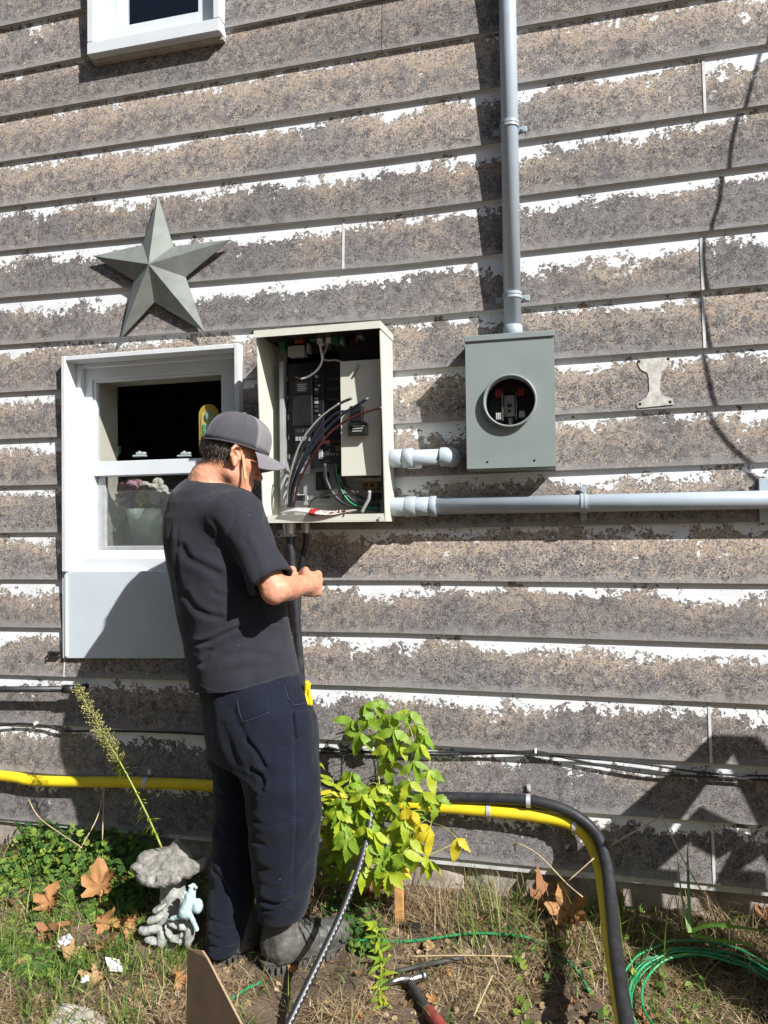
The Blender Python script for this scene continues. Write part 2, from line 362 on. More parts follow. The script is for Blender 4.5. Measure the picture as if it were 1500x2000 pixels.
def glass_mat(name, tint=(.93, .945, .94)):
    n = NT(name); tr = n.n('BsdfTransparent', 0, None, Color=tint); gl = n.n('BsdfGlossy', 0, None, Roughness=.01, Color=(1, 1, 1))
    ge = n.t.nodes.new('ShaderNodeNewGeometry'); dt = n.n('VectorMath', 1, {'operation': 'DOT_PRODUCT'}, i0=ge.outputs['Normal'], i1=ge.outputs['Incoming'])
    f = n.math('ADD', .045, n.math('MULTIPLY', n.math('POWER', n.math('SUBTRACT', 1, n.math('ABSOLUTE', dt), None, True), 5), .9))
    n.t.links.new(n.n('MixShader', 0, None, i0=f, i1=tr, i2=gl), n.out.inputs[0]); n.t.nodes.remove(n.b); return n.m
M['glass'] = glass_mat('window_glass')
def screen_mat():
    n = NT('insect_screen'); tr = n.n('BsdfTransparent', 0, None, Color=(1, 1, 1)); n.set(Base_Color=(.16, .175, .17), Roughness=.8)
    n.t.links.new(n.n('MixShader', 0, None, i0=.28, i1=tr, i2=n.b.outputs[0]), n.out.inputs[0]); return n.m
M['screen'] = screen_mat()
def skin_mat():
    n = NT('skin'); c = n.co(); f = n.noise(c, 22, 4); g = n.noise(c, 6, 2)
    col = n.mix(n.ramp(f, .3, .7), (.50, .225, .14), (.60, .30, .195)); col = n.mix(n.math('MULTIPLY', n.ramp(g, .45, .65), .4), col, (.52, .17, .10)); col = n.mix(n.math('MULTIPLY', n.ramp(n.noise(c, 140, 4, .7), .52, .7), .4), col, (.36, .15, .09))
    n.set(Base_Color=col, Roughness=.48, Specular_IOR_Level=.4, Subsurface_Weight=.12, Subsurface_Scale=.012)
    n.put(n.b.inputs['Subsurface Radius'], (1., .35, .2)); n.bump(n.math('ADD', n.noise(c, 420, 3), n.math('MULTIPLY', n.noise(c, 90, 3), .8)), .4, .0012); return n.m
M['skin'] = skin_mat()
def cloth_mat(name, c1, c2, wear, weave=900, rough=.9, sheen=.08):
    n = NT(name); c = n.co(); f = n.noise(c, 9, 5, .65); g = n.noise(c, 60, 4)
    col = n.mix(n.ramp(f, .3, .72), c1, c2); col = n.mix(n.math('MULTIPLY', n.ramp(g, .58, .75), .35), col, wear)
    col = n.mix(n.math('MULTIPLY', n.ramp(n.noise(c, 130, 1), .80, .83), .4), col, (.3, .3, .3))
    n.set(Base_Color=col, Roughness=rough, Specular_IOR_Level=.2, Sheen_Weight=sheen, Sheen_Roughness=.5)
    wv = n.n('TexWave', 0, {'wave_type': 'BANDS', 'bands_direction': 'DIAGONAL'}, Vector=c, Scale=weave*.25, Distortion=1.5)
    n.bump(n.math('ADD', n.math('MULTIPLY', wv, .35), n.math('MULTIPLY', n.noise(c, 500, 2), .6)), .2, .0012); return n.m
M['shirt'] = cloth_mat('charcoal_cotton', (.0165, .0178, .0245), (.0225, .024, .032), (.031, .033, .042))
M['pants'] = cloth_mat('navy_work_cotton', (.0042, .0064, .0145), (.0075, .0105, .021), (.0125, .0165, .028))
M['thread'] = mat('pale_thread', (.05, .055, .08), .8)
M['shirtthread'] = mat('grey_thread', (.05, .05, .058), .8)
M['capdark'] = cloth_mat('cap_mesh_fabric', (.055, .052, .063), (.072, .068, .08), (.095, .092, .102), 500, .85, .2)
M['capgrey'] = cloth_mat('cap_front_fabric', (.15, .145, .155), (.175, .17, .18), (.2, .2, .205), 700, .85, .2)
M['boot'] = mat('worn_black_leather', (.06, .058, .053), .55, var=.3, scale=22, bump=.4, bscale=90, dirt=(.16, .15, .125), dirt_amt=.55, bdist=.002)
M['sole'] = mat('rubber_sole', (.045, .044, .04), .75, var=.3, scale=40, bump=.4, dirt=(.16, .14, .11), dirt_amt=.6)
def hair_mat():
    n = NT('dark_hair'); c = n.co(); f = n.noise(c, 220, 3)
    n.set(Base_Color=n.mix(n.ramp(f, .35, .7), (.022, .016, .012), (.085, .066, .052)), Roughness=.45); n.bump(n.noise(c, 300, 2), .5, .002); return n.m
M['hair'] = hair_mat()
def soil_mat():
    n = NT('garden_soil'); c = n.co(); f = n.noise(c, 7, 5, .65); g = n.noise(c, 60, 4, .7)
    col = n.mix(n.ramp(f, .35, .68), (.075, .053, .037), (.15, .11, .078)); col = n.mix(n.math('MULTIPLY', n.ramp(g, .5, .72), .6), col, (.23, .18, .13))
    n.set(Base_Color=col, Roughness=.95, Specular_IOR_Level=.15); n.bump(n.math('ADD', n.noise(c, 45, 5, .7), n.math('MULTIPLY', n.noise(c, 190, 3), .4)), .9, .012); return n.m
M['soil'] = soil_mat()
def strand_mat(name, cols, trans=.25):
    n = NT(name); uv = n.co('UV'); sp = n.t.nodes.new('ShaderNodeSeparateXYZ'); n.put(sp.inputs[0], uv)
    col = cols[0]
    for i, c in enumerate(cols[1:]): col = n.mix(n.ramp(sp.outputs[0], (i+.2)/(len(cols)-1)*.98, (i+.9)/(len(cols)-1)), col, c)
    n.set(Base_Color=col, Roughness=.6, Specular_IOR_Level=.25)
    tr = n.n('BsdfTranslucent', 0, None, Color=col); n.t.links.new(n.n('MixShader', 0, None, i0=trans, i1=n.b.outputs[0], i2=tr), n.out.inputs[0]); return n.m
M['grass'] = strand_mat('grass_blades', [(.05, .10, .015), (.10, .18, .028), (.20, .26, .055), (.36, .34, .14)])
M['straw'] = strand_mat('dry_straw', [(.13, .082, .045), (.27, .19, .10), (.41, .31, .18), (.56, .47, .31)])
M['cover'] = strand_mat('clover_leaves', [(.03, .085, .018), (.07, .15, .028), (.14, .23, .035), (.26, .32, .05)], .35)
M['stalk'] = mat('dry_stalk', (.42, .33, .19), .7, var=.2, scale=40)
M['greenstem'] = mat('green_stem', (.30, .33, .07), .6, var=.2)
M['twig'] = mat('brown_twig', (.15, .09, .055), .8, var=.2)
M['leafg'] = leaf_mat('sapling_leaf_green', (.13, .25, .018), (.24, .37, .035), trans=.6)
M['leafl'] = leaf_mat('sapling_leaf_lime', (.27, .38, .022), (.42, .49, .04), trans=.65)
M['leafy'] = leaf_mat('sapling_leaf_yellow', (.5, .42, .02), (.62, .5, .03), trans=.55)
M['leafd'] = leaf_mat('dark_leaf', (.03, .075, .012), (.06, .12, .02), trans=.4)
M['dry1'] = leaf_mat('dry_leaf_orange', (.30, .14, .05), (.43, .22, .09), trans=.3, rough=.65)
M['dry2'] = leaf_mat('dry_leaf_brown', (.20, .09, .04), (.32, .15, .07), trans=.25, rough=.7)
M['dry3'] = leaf_mat('dry_leaf_tan', (.32, .20, .09), (.44, .29, .14), trans=.3, rough=.65)
M['seed'] = mat('seed_heads', (.32, .30, .11), .8, var=.3, scale=60)
M['bagfilm'] = None
n_ = NT('plastic_film'); n_.set(Base_Color=(.75, .75, .75), Roughness=.15); _tr = n_.n('BsdfTransparent', 0, None, Color=(.95, .95, .95))
n_.bump(n_.noise(n_.co(), 90, 2), .6, .004); n_.t.links.new(n_.n('MixShader', 0, None, i0=.5, i1=_tr, i2=n_.b.outputs[0]), n_.out.inputs[0]); M['bagfilm'] = n_.m
def print_mat():       # black cable with a row of white printed dashes
    n = NT('printed_cable'); uv = n.co('UV'); sp = n.t.nodes.new('ShaderNodeSeparateXYZ'); n.put(sp.inputs[0], uv)
    a = n.math('FRACT', n.math('MULTIPLY', sp.outputs[0], 62.)); b = n.math('ABSOLUTE', n.math('SUBTRACT', sp.outputs[1], PRINT_V))
    on = n.math('MULTIPLY', n.math('LESS_THAN', a, .42), n.math('LESS_THAN', b, .02))
    n.set(Base_Color=n.mix(on, (.02, .021, .024), (.4, .4, .4)), Roughness=.42); return n.m
PRINT_V = .5
# ------------------------------------------------------------------ ground: one sheet out to the horizon
def axis(lo, hi, fine, lo2, hi2):
    a = list(np.arange(lo, hi+1e-6, fine)); s = fine; x = hi
    while x < hi2: s *= 1.25; x += s; a.append(x)
    s = fine; x = lo
    while x > lo2: s *= 1.25; x -= s; a.insert(0, x)
    return np.array(a)
gx = axis(-1.9, .8, .014, -90, 90); gy = axis(-1.0, .05, .014, -90, 60)
XX, YY = np.meshgrid(gx, gy, indexing='ij'); ZZ = G(XX, YY)+.0035*vnoise(np.stack([XX*55, YY*55, XX*0], -1))+.006*vnoise(np.stack([XX*24, YY*24, XX*0+3], -1))
nx, ny = XX.shape; ii = np.arange(nx*ny).reshape(nx, ny)
Fq = np.stack([ii[:-1, :-1], ii[1:, :-1], ii[1:, 1:], ii[:-1, 1:]], -1).reshape(-1, 4)
tag(obj('ground', mesh_np('ground', np.stack([XX, YY, ZZ], -1).reshape(-1, 3), Fq, M['soil'], True)), kind='structure')
# ------------------------------------------------------------------ house
house = thing('house', (-.4, .08, 0), 'weathered house wall of grey lap boards with peeling white paint', 'house')
EXPO = .2; Z0 = HC+2.18939
LINES = {0: {0: 52, 1: 144, 2: 228, 3: 316, 4: 404, 5: 490, 6: 582, 7: 674, 8: 767, 9: 858, 10: 949, 11: 1041, 12: 1132, 13: 1225, 14: 1318, 15: 1411, 16: 1505, 17: 1600},
         780: {1: -14, 2: 92, 3: 200, 4: 307, 5: 414, 6: 517, 7: 622, 8: 724, 9: 828, 10: 932, 11: 1033, 12: 1134, 13: 1237, 14: 1343, 15: 1452, 16: 1561, 17: 1667},
         1500: {3: 86, 4: 204, 5: 319, 6: 438, 7: 555, 8: 671, 9: 787, 10: 903, 11: 1019, 12: 1141, 13: 1259, 14: 1377, 15: 1498, 16: 1614, 17: 1738}}
YB = -.0185                                          # front of a board's lower edge
_pts = {px: {k: at(px, py, YB) for k, py in d.items()} for px, d in LINES.items()}
def zc(k, X):                                        # height of the lower edge of course k
    xs, rs = [], []
    for px in (0, 780, 1500):
        kk = k if k in _pts[px] else min(_pts[px], key=lambda q: abs(q-k)); P = _pts[px][kk]
        xs.append(P.x); rs.append(P.z-(Z0-kk*EXPO))
    return Z0-k*EXPO+np.interp(X, xs, rs)
PEEL = {-3: .0, -2: .0, -1: -.06, 0: -.04, 1: .0, 2: -.07, 3: .0, 4: .11, 5: .13, 6: .16, 7: .22, 8: .08, 9: .13, 10: .14, 11: .12, 12: .06, 13: .17, 14: .14, 15: .16, 16: .15, 17: .12}
TAN = {-3: .5, -2: .5, -1: .5, 0: .6, 1: .55, 2: .6, 3: .75, 4: .6, 5: .45, 6: .4, 7: .38, 8: .6, 9: .55, 10: .62, 11: .6, 12: .72, 13: .55, 14: .5, 15: .42, 16: .32, 17: .15}
def board(k, xa, xb, zlo=None, zhi=None, dy=0., name='siding_board', m=None, seed=0, over=.022, peel=None):
    n = max(2, int((xb-xa)/.06)+1); X = np.linspace(xa, xb, n); zb = zc(k, X); zt = zc(k-1, X); ex = zt-zb
    wob = .0016*vnoise(np.stack([X*2.2, X*0+k*3.1, X*0+seed], -1))
    V = []; UV = []
    fr = [-over/EXPO, 0., .25, .5, .75, .93, .995, 1.]
    for f in fr:
        z = zt-ex*f
        if zhi is not None: z = np.minimum(z, zhi)
        if zlo is not None: z = np.maximum(z, zlo)
        fe = (zt-z)/ex; y = -.0030-.0155*fe+dy+wob*np.clip(fe, 0, 1)
        if f == 1.: y = y+.0012
        for i in range(n): V.append((X[i], y[i], z[i])); UV.append((X[i]+seed*3.3, fe[i]*EXPO))
    for i in range(n): V.append((X[i], -.0022 if dy == 0 else -.004, V[(len(fr)-1)*n+i][2])); UV.append((X[i], EXPO*1.01))
    for i in range(n): V.append((X[i], -.0006, V[i][2])); UV.append((X[i], -.02))
    rows = len(fr)+2; F = []
    for r in range(rows):
        r2 = (r+1) % rows
        for i in range(n-1): F.append((r*n+i, r2*n+i, r2*n+i+1, r*n+i+1))
    me = bpy.data.meshes.new(name); me.from_pydata(V, [], F+[tuple(r*n for r in range(rows)), tuple(r*n+n-1 for r in reversed(range(rows)))])
    l = me.uv_layers.new(name='UVMap'); ix = np.empty(len(me.loops), np.int32); me.loops.foreach_get('vertex_index', ix)
    l.data.foreach_set('uv', np.array(UV, np.float32)[ix].ravel())
    o = obj(name, me, m or M['siding'], house); o['peel'] = float(PEEL[k]+(.068 if k in (4, 5, 6, 7, 13, 14, 15, 16) else .05) if peel is None else peel); o['tan'] = float(TAN[k]); o['seed'] = float(k+seed*.37); o['expo'] = EXPO*1.001
    return o
XL0, XR0 = -3.4, 2.6
# lower window opening and the upper one, measured at the front of their casings
YF = -.05
WX0 = at(120, 950, YF).x; WX1 = at(466, 720, YF).x; WZT = at(290, 683, YF).z; WZS = at(150, 1113, YF).z; WZB = at(240, 1286, -.03).z
UX0 = at(170, 60, -.06).x; UX1 = at(429, 30, -.06).x; UZB = at(172, 108, -.06).z; UZT = UZB+.95
holes = [(WX0+.004, WX1-.004, WZB+.002, WZT-.004), (UX0+.004, UX1-.004, UZB+.004, UZT)]
joints = {4: [1379], 6: [670], 7: [1374], 8: [1377], 15: [1388], 17: [1394], 13: [], 14: [125], 1: [], 10: []}
extra = {-1: [-1.1], 0: [.55], 2: [-.6], 3: [-2.4], 5: [-2.1], 9: [1.2], 11: [1.0], 12: [1.35], 16: [-2.3]}
for k in range(-3, 18):
    xs = [at(px, (LINES[0].get(k, 0)+LINES[1500].get(k, 0))/2 if k > 3 else 160, YB).x for px in joints.get(k, [])]+extra.get(k, [])
    cuts = [XL0]+sorted(xs)+[XR0]
    for s, (a, b) in enumerate(zip(cuts[:-1], cuts[1:])):
        pcs = [(a+.0015, b-.0015, None, None)]
        for hx0, hx1, hz0, hz1 in holes:
            new = []
            for (p, q, lo, hi) in pcs:
                xm = np.clip((p+q)/2, hx0, hx1); t, bt = float(zc(k-1, xm)), float(zc(k, xm))
                if q <= hx0 or p >= hx1 or bt >= hz1 or t <= hz0: new.append((p, q, lo, hi)); continue
                if p < hx0: new.append((p, hx0-.003, lo, hi))
                if q > hx1: new.append((hx1+.003, q, lo, hi))
                c0, c1 = max(p, hx0-.003), min(q, hx1+.003)
                if t > hz1+.01: new.append((c0, c1, hz1+.002, hi))
                if bt < hz0-.01: new.append((c0, c1, lo, hz0-.002))
            pcs = new
        for (p, q, lo, hi) in pcs: board(k, p, q, lo, hi, seed=s)
    for px in joints.get(k, []):
        X = at(px, (LINES[0][k]+LINES[1500][k])/2 if k > 3 else 160, YB).x; hw = .0045 if px > 200 else .002
        o = board(k, X-hw, X+hw, dy=-.0022, name='joint_strip', m=M['strip'], over=-.001)
# wall core with the two openings, foundation, room behind
b = BM(); zT = 4.3; z00 = .16
for (x0, x1, z0, z1) in [(XL0, WX0+.004, z00, zT), (WX1-.004, XR0, z00, zT), (WX0+.004, WX1-.004, z00, WZS-.01), (WX0+.004, UX0+.004, WZT-.004, zT), (UX0+.004, UX1-.004, WZT-.004, UZB+.004),
                          (UX1-.004, WX1-.004, WZT-.004, zT), (UX0+.004, UX1-.004, UZT, zT)]:
    if x1 > x0: box(b, x0, x1, 0, .13, z0, z1)
obj('wall', b, M['sheath'], house)
xc = at(906, 1720, 0).x
for x0, x1, dy_ in ((XL0, xc-.003, 0.), (xc+.003, XR0, .004)):   # rough cast footing, cracked once
    b = BM(); box(b, x0, x1, .012+dy_, .15, -.25, .157, .006)
    for _ in range(2): bmesh.ops.subdivide_edges(b, edges=[e for e in b.edges if e.calc_length() > .06], cuts=7 if _ == 0 else 5, use_grid_fill=True)
    for v in b.verts:
        if v.co.y < .1: v.co += Vector((0, 1, 0))*float(.009*fbm(np.array([[v.co.x*12, v.co.z*12, 1.]]), 3)[0])
    obj('foundation', b, M['concrete'], house)
b = BM(); box(b, XL0, XR0, -.009, .012, .128, .152); obj('sill_board', b, M['strip'], house)
b = BM()
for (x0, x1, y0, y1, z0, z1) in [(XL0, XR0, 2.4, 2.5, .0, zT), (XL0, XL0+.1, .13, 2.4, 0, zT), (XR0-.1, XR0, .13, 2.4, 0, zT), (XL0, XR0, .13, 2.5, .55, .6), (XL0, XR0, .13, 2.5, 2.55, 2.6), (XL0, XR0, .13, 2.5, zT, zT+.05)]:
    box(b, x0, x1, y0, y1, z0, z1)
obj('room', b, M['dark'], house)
# ------------------------------------------------------------------ windows
def ring(b, X0, X1, Z0_, Z1, x0, x1, z0, z1, y0, y1, bev=.0015):
    box(b, X0, x0, y0, y1, Z0_, Z1, bev); box(b, x1, X1, y0, y1, Z0_, Z1, bev); box(b, x0, x1, y0, y1, Z0_, z0, bev); box(b, x0, x1, y0, y1, z1, Z1, bev)
    return b
# lower window
b = BM(); t = .019
box(b, WX0, WX0+t, YF, .0485, WZS-.008, WZT, .002); box(b, WX1-t, WX1, YF, .0485, WZS-.008, WZT, .002); box(b, WX0+t, WX1-t, YF+.002, .0485, WZT-t, WZT, .002)
win = obj('window', b, M['white_old'], house)
b = BM()                                              # stepped head and left jamb inside the casing
fy = .045
fx0 = at(166, 950, fy).x; fx1 = WX1-t; fz1 = at(300, 712, fy).z; fz0 = at(200, 1112, fy).z
box(b, WX0+t, fx0, fy-.025, .06, WZS, WZT-t, .002); box(b, fx0, fx1, fy-.02, .06, fz1, WZT-t, .002)
obj('jamb', b, M['white'], win)
gx0, gx1 = at(188, 850, fy+.01).x, at(433, 850, fy+.01).x
gz1, gz0 = at(300, 740, fy+.01).z, at(300, 898, fy+.01).z
b = BM(); ring(b, fx0, fx1, fz0, fz1, gx0-.012, gx1+.012, fz0+.028, gz1+.012, fy, fy+.05); obj('frame', b, M['white'], win)
b = BM(); lz1 = at(300, 926, fy).z
ring(b, gx0-.012, gx1+.012, lz1, gz1+.012, gx0, gx1, gz0, gz1, fy+.008, fy+.032); obj('upper_sash', b, M['white'], win)
ly = fy+.034; lgx0, lgx1, lgz0 = at(206, 1000, ly).x, gx1-.02, at(300, 1066, ly).z
b = BM(); ring(b, gx0-.012, gx1+.012, fz0+.028, lz1+.01, lgx0, lgx1, lgz0, lz1-.002, ly, ly+.02); obj('lower_sash', b, M['alu'], win)
b = BM(); box(b, gx0-.01, gx1+.01, fy+.018, fy+.022, gz0-.005, gz1+.005); obj('pane', b, M['glass'], win)
b = BM(); box(b, lgx0-.005, lgx1+.005, ly+.008, ly+.012, lgz0-.005, lz1); obj('pane', b, M['glass'], win)
b = BM(); box(b, lgx0-.004, lgx1+.004, ly+.016, ly+.0165, lgz0-.004, lz1-.001); obj('insect_screen', b, M['screen'], win)
b = BM(); box(b, WX0+t, WX1-t, fy-.05, fy-.0215, WZS-.012, at(200, 1086, fy).z-.004, .004); box(b, WX0+t+.01, WX1-t, fy-.021, fy-.0005, at(200, 1100, fy).z, at(200, 1072, fy).z-.006, .003)
obj('sill', b, M['white'], win)
for px in (275, 362):                                 # two sash locks on the meeting rail, on the room side of the glass
    b = BM(); P = at(px, 890, fy+.07); box(b, P.x-.028, P.x+.028, fy+.05, fy+.075, P.z-.006, P.z+.002, .002); box(b, P.x-.012, P.x+.03, fy+.05, fy+.066, P.z+.002, P.z+.013, .002)
    cyl(b, (P.x, fy+.06, P.z), (P.x, fy+.06, P.z+.018), .006); obj('sash_lock', b, M['white_old'], win)
b = BM(); ring(b, WX0, WX1, WZS-.05, WZT, gx0-.010, gx1+.014, fz0+.02, gz1+.014, .0958, .225); obj('inner_reveal', b, M['cream'], win)
b = BM(); slab(b, [at(122, 1286, -.03), at(470, 1286, -.03), at(470, 1114, -.03), at(121, 1116, -.03)], -.03, .0, .002)
obj('apron_panel', b, M['panelwhite'], win)
b = BM(); box(b, WX0+.001, WX0+.012, -.036, -.0305, WZB, WZS-.004, .001); obj('panel_edging', b, M['white_old'], win)
# upper window, only its lower half is in the frame
b = BM(); t2 = .05; uy = -.06; iz = at(300, 66, uy).z
box(b, UX0, UX0+.028, uy, .03, UZB+.055, UZT, .002); box(b, UX1-.028, UX1, uy, .03, UZB+.055, UZT, .002); box(b, UX0, UX1, uy-.003, .03, UZB, UZB+.052, .003); box(b, UX0+.028, UX1-.028, uy, .03, UZT-.03, UZT, .002)
uw = obj('window', b, M['white'], house)
ux0, ux1, uz0 = at(249, 20, .02).x, at(389, 20, .02).x, at(320, 38, .02).z
b = BM(); ring(b, UX0+.028, UX1-.028, UZB+.055, UZT-.03, ux0-.02, ux1+.012, uz0-.02, UZT-.08, -.012, .06); obj('frame', b, M['white'], uw)
b = BM(); ring(b, ux0-.02, ux1+.012, uz0-.02, UZT-.08, ux0, ux1, uz0, UZT-.1, .012, .035); obj('sash', b, M['white'], uw)
b = BM(); box(b, ux0-.005, ux1+.005, .02, .024, uz0-.005, UZT-.09); obj('pane', b, M['glass'], uw)
b = BM(); box(b, UX0+.002, UX1-.001, -.03, .0, UZB-.012, UZB-.001); obj('caulking', b, M['rock'], uw)
# flowers on the inner sill, oval suncatcher in the window, pale curtain
c = at(285, 985, .17); fl = thing('flower_arrangement', (c.x, c.y, c.z-.18), 'bouquet of pale pink, white and purple flowers behind the lower window pane', 'flowers')
b = BM(); bmesh.ops.create_cone(b, cap_ends=True, segments=20, radius1=.05, radius2=.085, depth=.16, matrix=Matrix.Translation((c.x, c.y, c.z-.1))); obj('vase', b, mat('dusky_vase', (.16, .19, .17), .5), fl, True)
fm = [mat('petal_white', (.8, .76, .68), .7), mat('petal_pink', (.62, .30, .40), .7), mat('petal_purple', (.33, .12, .45), .7), mat('petal_yellow', (.7, .55, .12), .7)]
for i, (px, py, q) in enumerate([(252, 965, 2), (248, 985, 2), (258, 950, 1), (270, 948, 1), (283, 952, 0), (295, 956, 0), (309, 945, 0), (318, 958, 0), (303, 973, 0), (276, 975, 3), (308, 990, 3), (262, 990, 1), (240, 955, 1), (288, 972, 0), (325, 972, 0)]):
    b = BM(); P = at(px, py, .165+rng.uniform(-.025, .025))
    for j in range(9):
        a = j*2.4; d = Vector((math.cos(a), -.5*rng.random(), math.sin(a)))*.014; ball(b, P+d, .0145, (1, .6, 1), 5)
    obj('blossom', b, fm[q], fl, True)
b = BM(); tubes_bm(b, [[(c.x, c.y, c.z-.04), at(px, 985, .17)+Vector((0, 0, 0)), at(px, 965, .17)] for px in (235, 245, 255, 270, 285, 300, 315, 325)], .0035, 5)
for i in range(150):
    P = at(rng.uniform(225, 330), rng.uniform(972, 1016), .175+rng.uniform(-.03, .03)); d = Vector(rng.normal(size=3))*.008; e = Vector(rng.normal(size=3))*.005
    b.faces.new([b.verts.new(q) for q in (P-d, P+e, P+d, P-e)])
obj('greenery', b, M['leafd'], fl)
A = at(408, 850, .083); s_ = thing('suncatcher', A, 'oval amber suncatcher plaque hanging inside the window glass beside the cap', 'suncatcher')
pts = []
for i in range(32):
    a = 2*math.pi*i/32; pts.append(Vector((A.x+.042*math.cos(a), .078, A.z+.03+.042*math.sin(a)+(.055 if math.sin(a) > 0 else -.075))))
am = mat('amber_resin', (.62, .43, .08), .3, var=.12, scale=25)
b = BM(); prism(b, pts, (0, .012, 0)); obj('plaque', b, am, s_)
b = BM(); prism(b, [Vector((A.x+(p.x-A.x)*.7, .0745, A.z+(p.z-A.z)*.82)) for p in pts], (0, .0025, 0)); obj('inset', b, mat('pale_amber', (.75, .63, .25), .35, var=.2, scale=40), s_)
b = BM(); ball(b, (A.x+.008, .072, A.z+.075), .022, (1, .35, 1), 8); obj('bird_figure', b, mat('sage_glaze', (.3, .42, .3), .35, var=.3, scale=60), s_, True)
b = BM(); box(b, A.x-.022, A.x-.010, .070, .0745, A.z-.01, A.z+.045, .002); box(b, A.x-.008, A.x+.026, .070, .0745, A.z+.028, A.z+.044, .002); obj('house_figure', b, mat('green_glaze', (.15, .4, .25), .35), s_)
# ------------------------------------------------------------------ barn star
ctr = at(290, 516, -.085)
tips = [(308, 382), (450, 468), (399, 648), (235, 661), (182, 500)]; inn = [(338, 481), (362, 541), (301, 590), (261, 548), (279, 478)]
T_ = [at(*p, -.036) for p in tips]; I_ = [at(*p, -.036) for p in inn]
V = [tuple(ctr)]+[tuple(q) for pr in zip(T_, I_) for q in pr]
b = BM(); vs = [b.verts.new(v) for v in V]; vb = [b.verts.new((v[0], v[1]+.004, v[2])) for v in V[1:]]; vc = b.verts.new((ctr.x, ctr.y+.006, ctr.z))
for i in range(10):
    j = i % 10+1; k = (i+1) % 10+1; b.faces.new((vs[0], vs[j], vs[k])); b.faces.new((vs[j], vb[j-1], vb[k-1], vs[k])); b.faces.new((vc, vb[k-1], vb[j-1]))
tag(obj('barn_star', b, M['star']), 'five pointed grey green metal barn star hung above the window', 'star')
# ------------------------------------------------------------------ meter socket
PM = .137
def mface(l, t, r, bt, Y): A = at(l, t, Y); B = at(r, bt, Y); return A.x, B.x, B.z, A.z
mx0, mx1, mz0, mz1 = mface(909, 667, 1086, 913, -PM)
ms = thing('meter_socket', ((mx0+mx1)/2, -.02, mz0), 'grey green meter socket box with an empty round opening and no meter', 'meter box')
mc = at(996, 784, -PM); mr = .0835
b = BM(); th = .003                                   # box body: sides, bottom, back and a front with a round hole
box(b, mx0, mx0+th, -PM+th, -.015, mz0, mz1); box(b, mx1-th, mx1, -PM+th, -.015, mz0, mz1); box(b, mx0+th, mx1-th, -PM+th, -.015, mz0, mz0+th); box(b, mx0+th, mx1-th, -PM+th, -.015, mz1-th, mz1); box(b, mx0+th, mx1-th, -.018, -.0155, mz0+th, mz1-th)
body = obj('box_body', b, M['meter'], ms)
b = BM(); N = 64; o = []; q = []
for i in range(N):
    a = 2*math.pi*(i+.5)/N; dx, dz = math.cos(a), math.sin(a)
    k = min([((mx1+.001-mc.x) if dx > 0 else (mx0-.001-mc.x))/dx if abs(dx) > 1e-9 else 9, ((mz1-mc.z) if dz > 0 else (mz0+.004-mc.z))/dz if abs(dz) > 1e-9 else 9])
    o.append((mc.x+dx*k, mc.z+dz*k)); q.append((mc.x+dx*mr, mc.z+dz*mr))
corners = [(mx0-.001, mz0+.004), (mx1+.001, mz0+.004), (mx1+.001, mz1), (mx0-.001, mz1)]
for cx, cz in corners:
    i = min(range(N), key=lambda s: (o[s][0]-cx)**2+(o[s][1]-cz)**2); o[i] = (cx, cz)
fo = [b.verts.new((x, -PM, z)) for x, z in o]; fi = [b.verts.new((x, -PM, z)) for x, z in q]; fb = [b.verts.new((x, -PM+.002, z)) for x, z in o]; fk = [b.verts.new((x, -PM+.03, z)) for x, z in q]
for i in range(N):
    j = (i+1) % N; b.faces.new((fo[i], fo[j], fi[j], fi[i])); b.faces.new((fo[i], fb[i], fb[j], fo[j])); b.faces.new((fi[i], fi[j], fk[j], fk[i]))
obj('front_cover', b, M['meter'], ms)
A = at(907, 655, -PM-.004); B = at(1085, 668, -PM-.004)
b = BM(); hexa(b, [(mx0-.004, -PM-.006, mz1-.003), (mx1+.003, -PM-.006, mz1-.003), (mx1+.003, -.014, mz1-.003), (mx0-.004, -.014, mz1-.003), (mx0-.004, -PM-.006, mz1+.017), (mx1+.003, -PM-.006, mz1+.017), (mx1+.003, -.014, mz1+.022), (mx0-.004, -.014, mz1+.022)], .0015)
obj('top_cap', b, M['meter'], ms)
b = BM(); N = 64; prof = [(mr-.0005, -PM+.03), (mr-.0005, -PM-.018), (mr+.0025, -PM-.021), (mr+.007, -PM-.019), (mr+.0075, -PM-.012), (mr+.003, -PM-.009), (mr+.003, -PM+.001)]
rows = [[b.verts.new((mc.x+r*math.cos(2*math.pi*i/N), y, mc.z+r*math.sin(2*math.pi*i/N))) for i in range(N)] for r, y in prof]
for r in range(len(rows)-1):
    for i in range(N): b.faces.new((rows[r][i], rows[r][(i+1) % N], rows[r+1][(i+1) % N], rows[r+1][i]))
obj('meter_ring', b, M['meter'], ms, True)
b = BM(); box(b, mc.x-.08, mc.x+.08, -.05, -.02, mc.z-.15, mc.z+.15); obj('base_block', b, M['black'], ms)
b = BM(); box(b, mc.x-.022, mc.x+.014, -.098, -.09, mc.z-.045, mc.z+.028, .001); box(b, mc.x-.03, mc.x-.025, -.105, -.05, mc.z-.06, mc.z+.04, .001); box(b, mc.x+.018, mc.x+.021, -.105, -.05, mc.z-.06, mc.z+.04, .001); box(b, mc.x-.02, mc.x+.012, -.09, -.05, mc.z-.043, mc.z+.026)
cyl(b, (mc.x-.004, -.104, mc.z-.028), (mc.x-.004, -.097, mc.z-.028), .009); cyl(b, (mc.x-.004, -.101, mc.z+.014), (mc.x-.004, -.097, mc.z+.014), .006)
lug = obj('neutral_lug', b, M['steel'], ms)
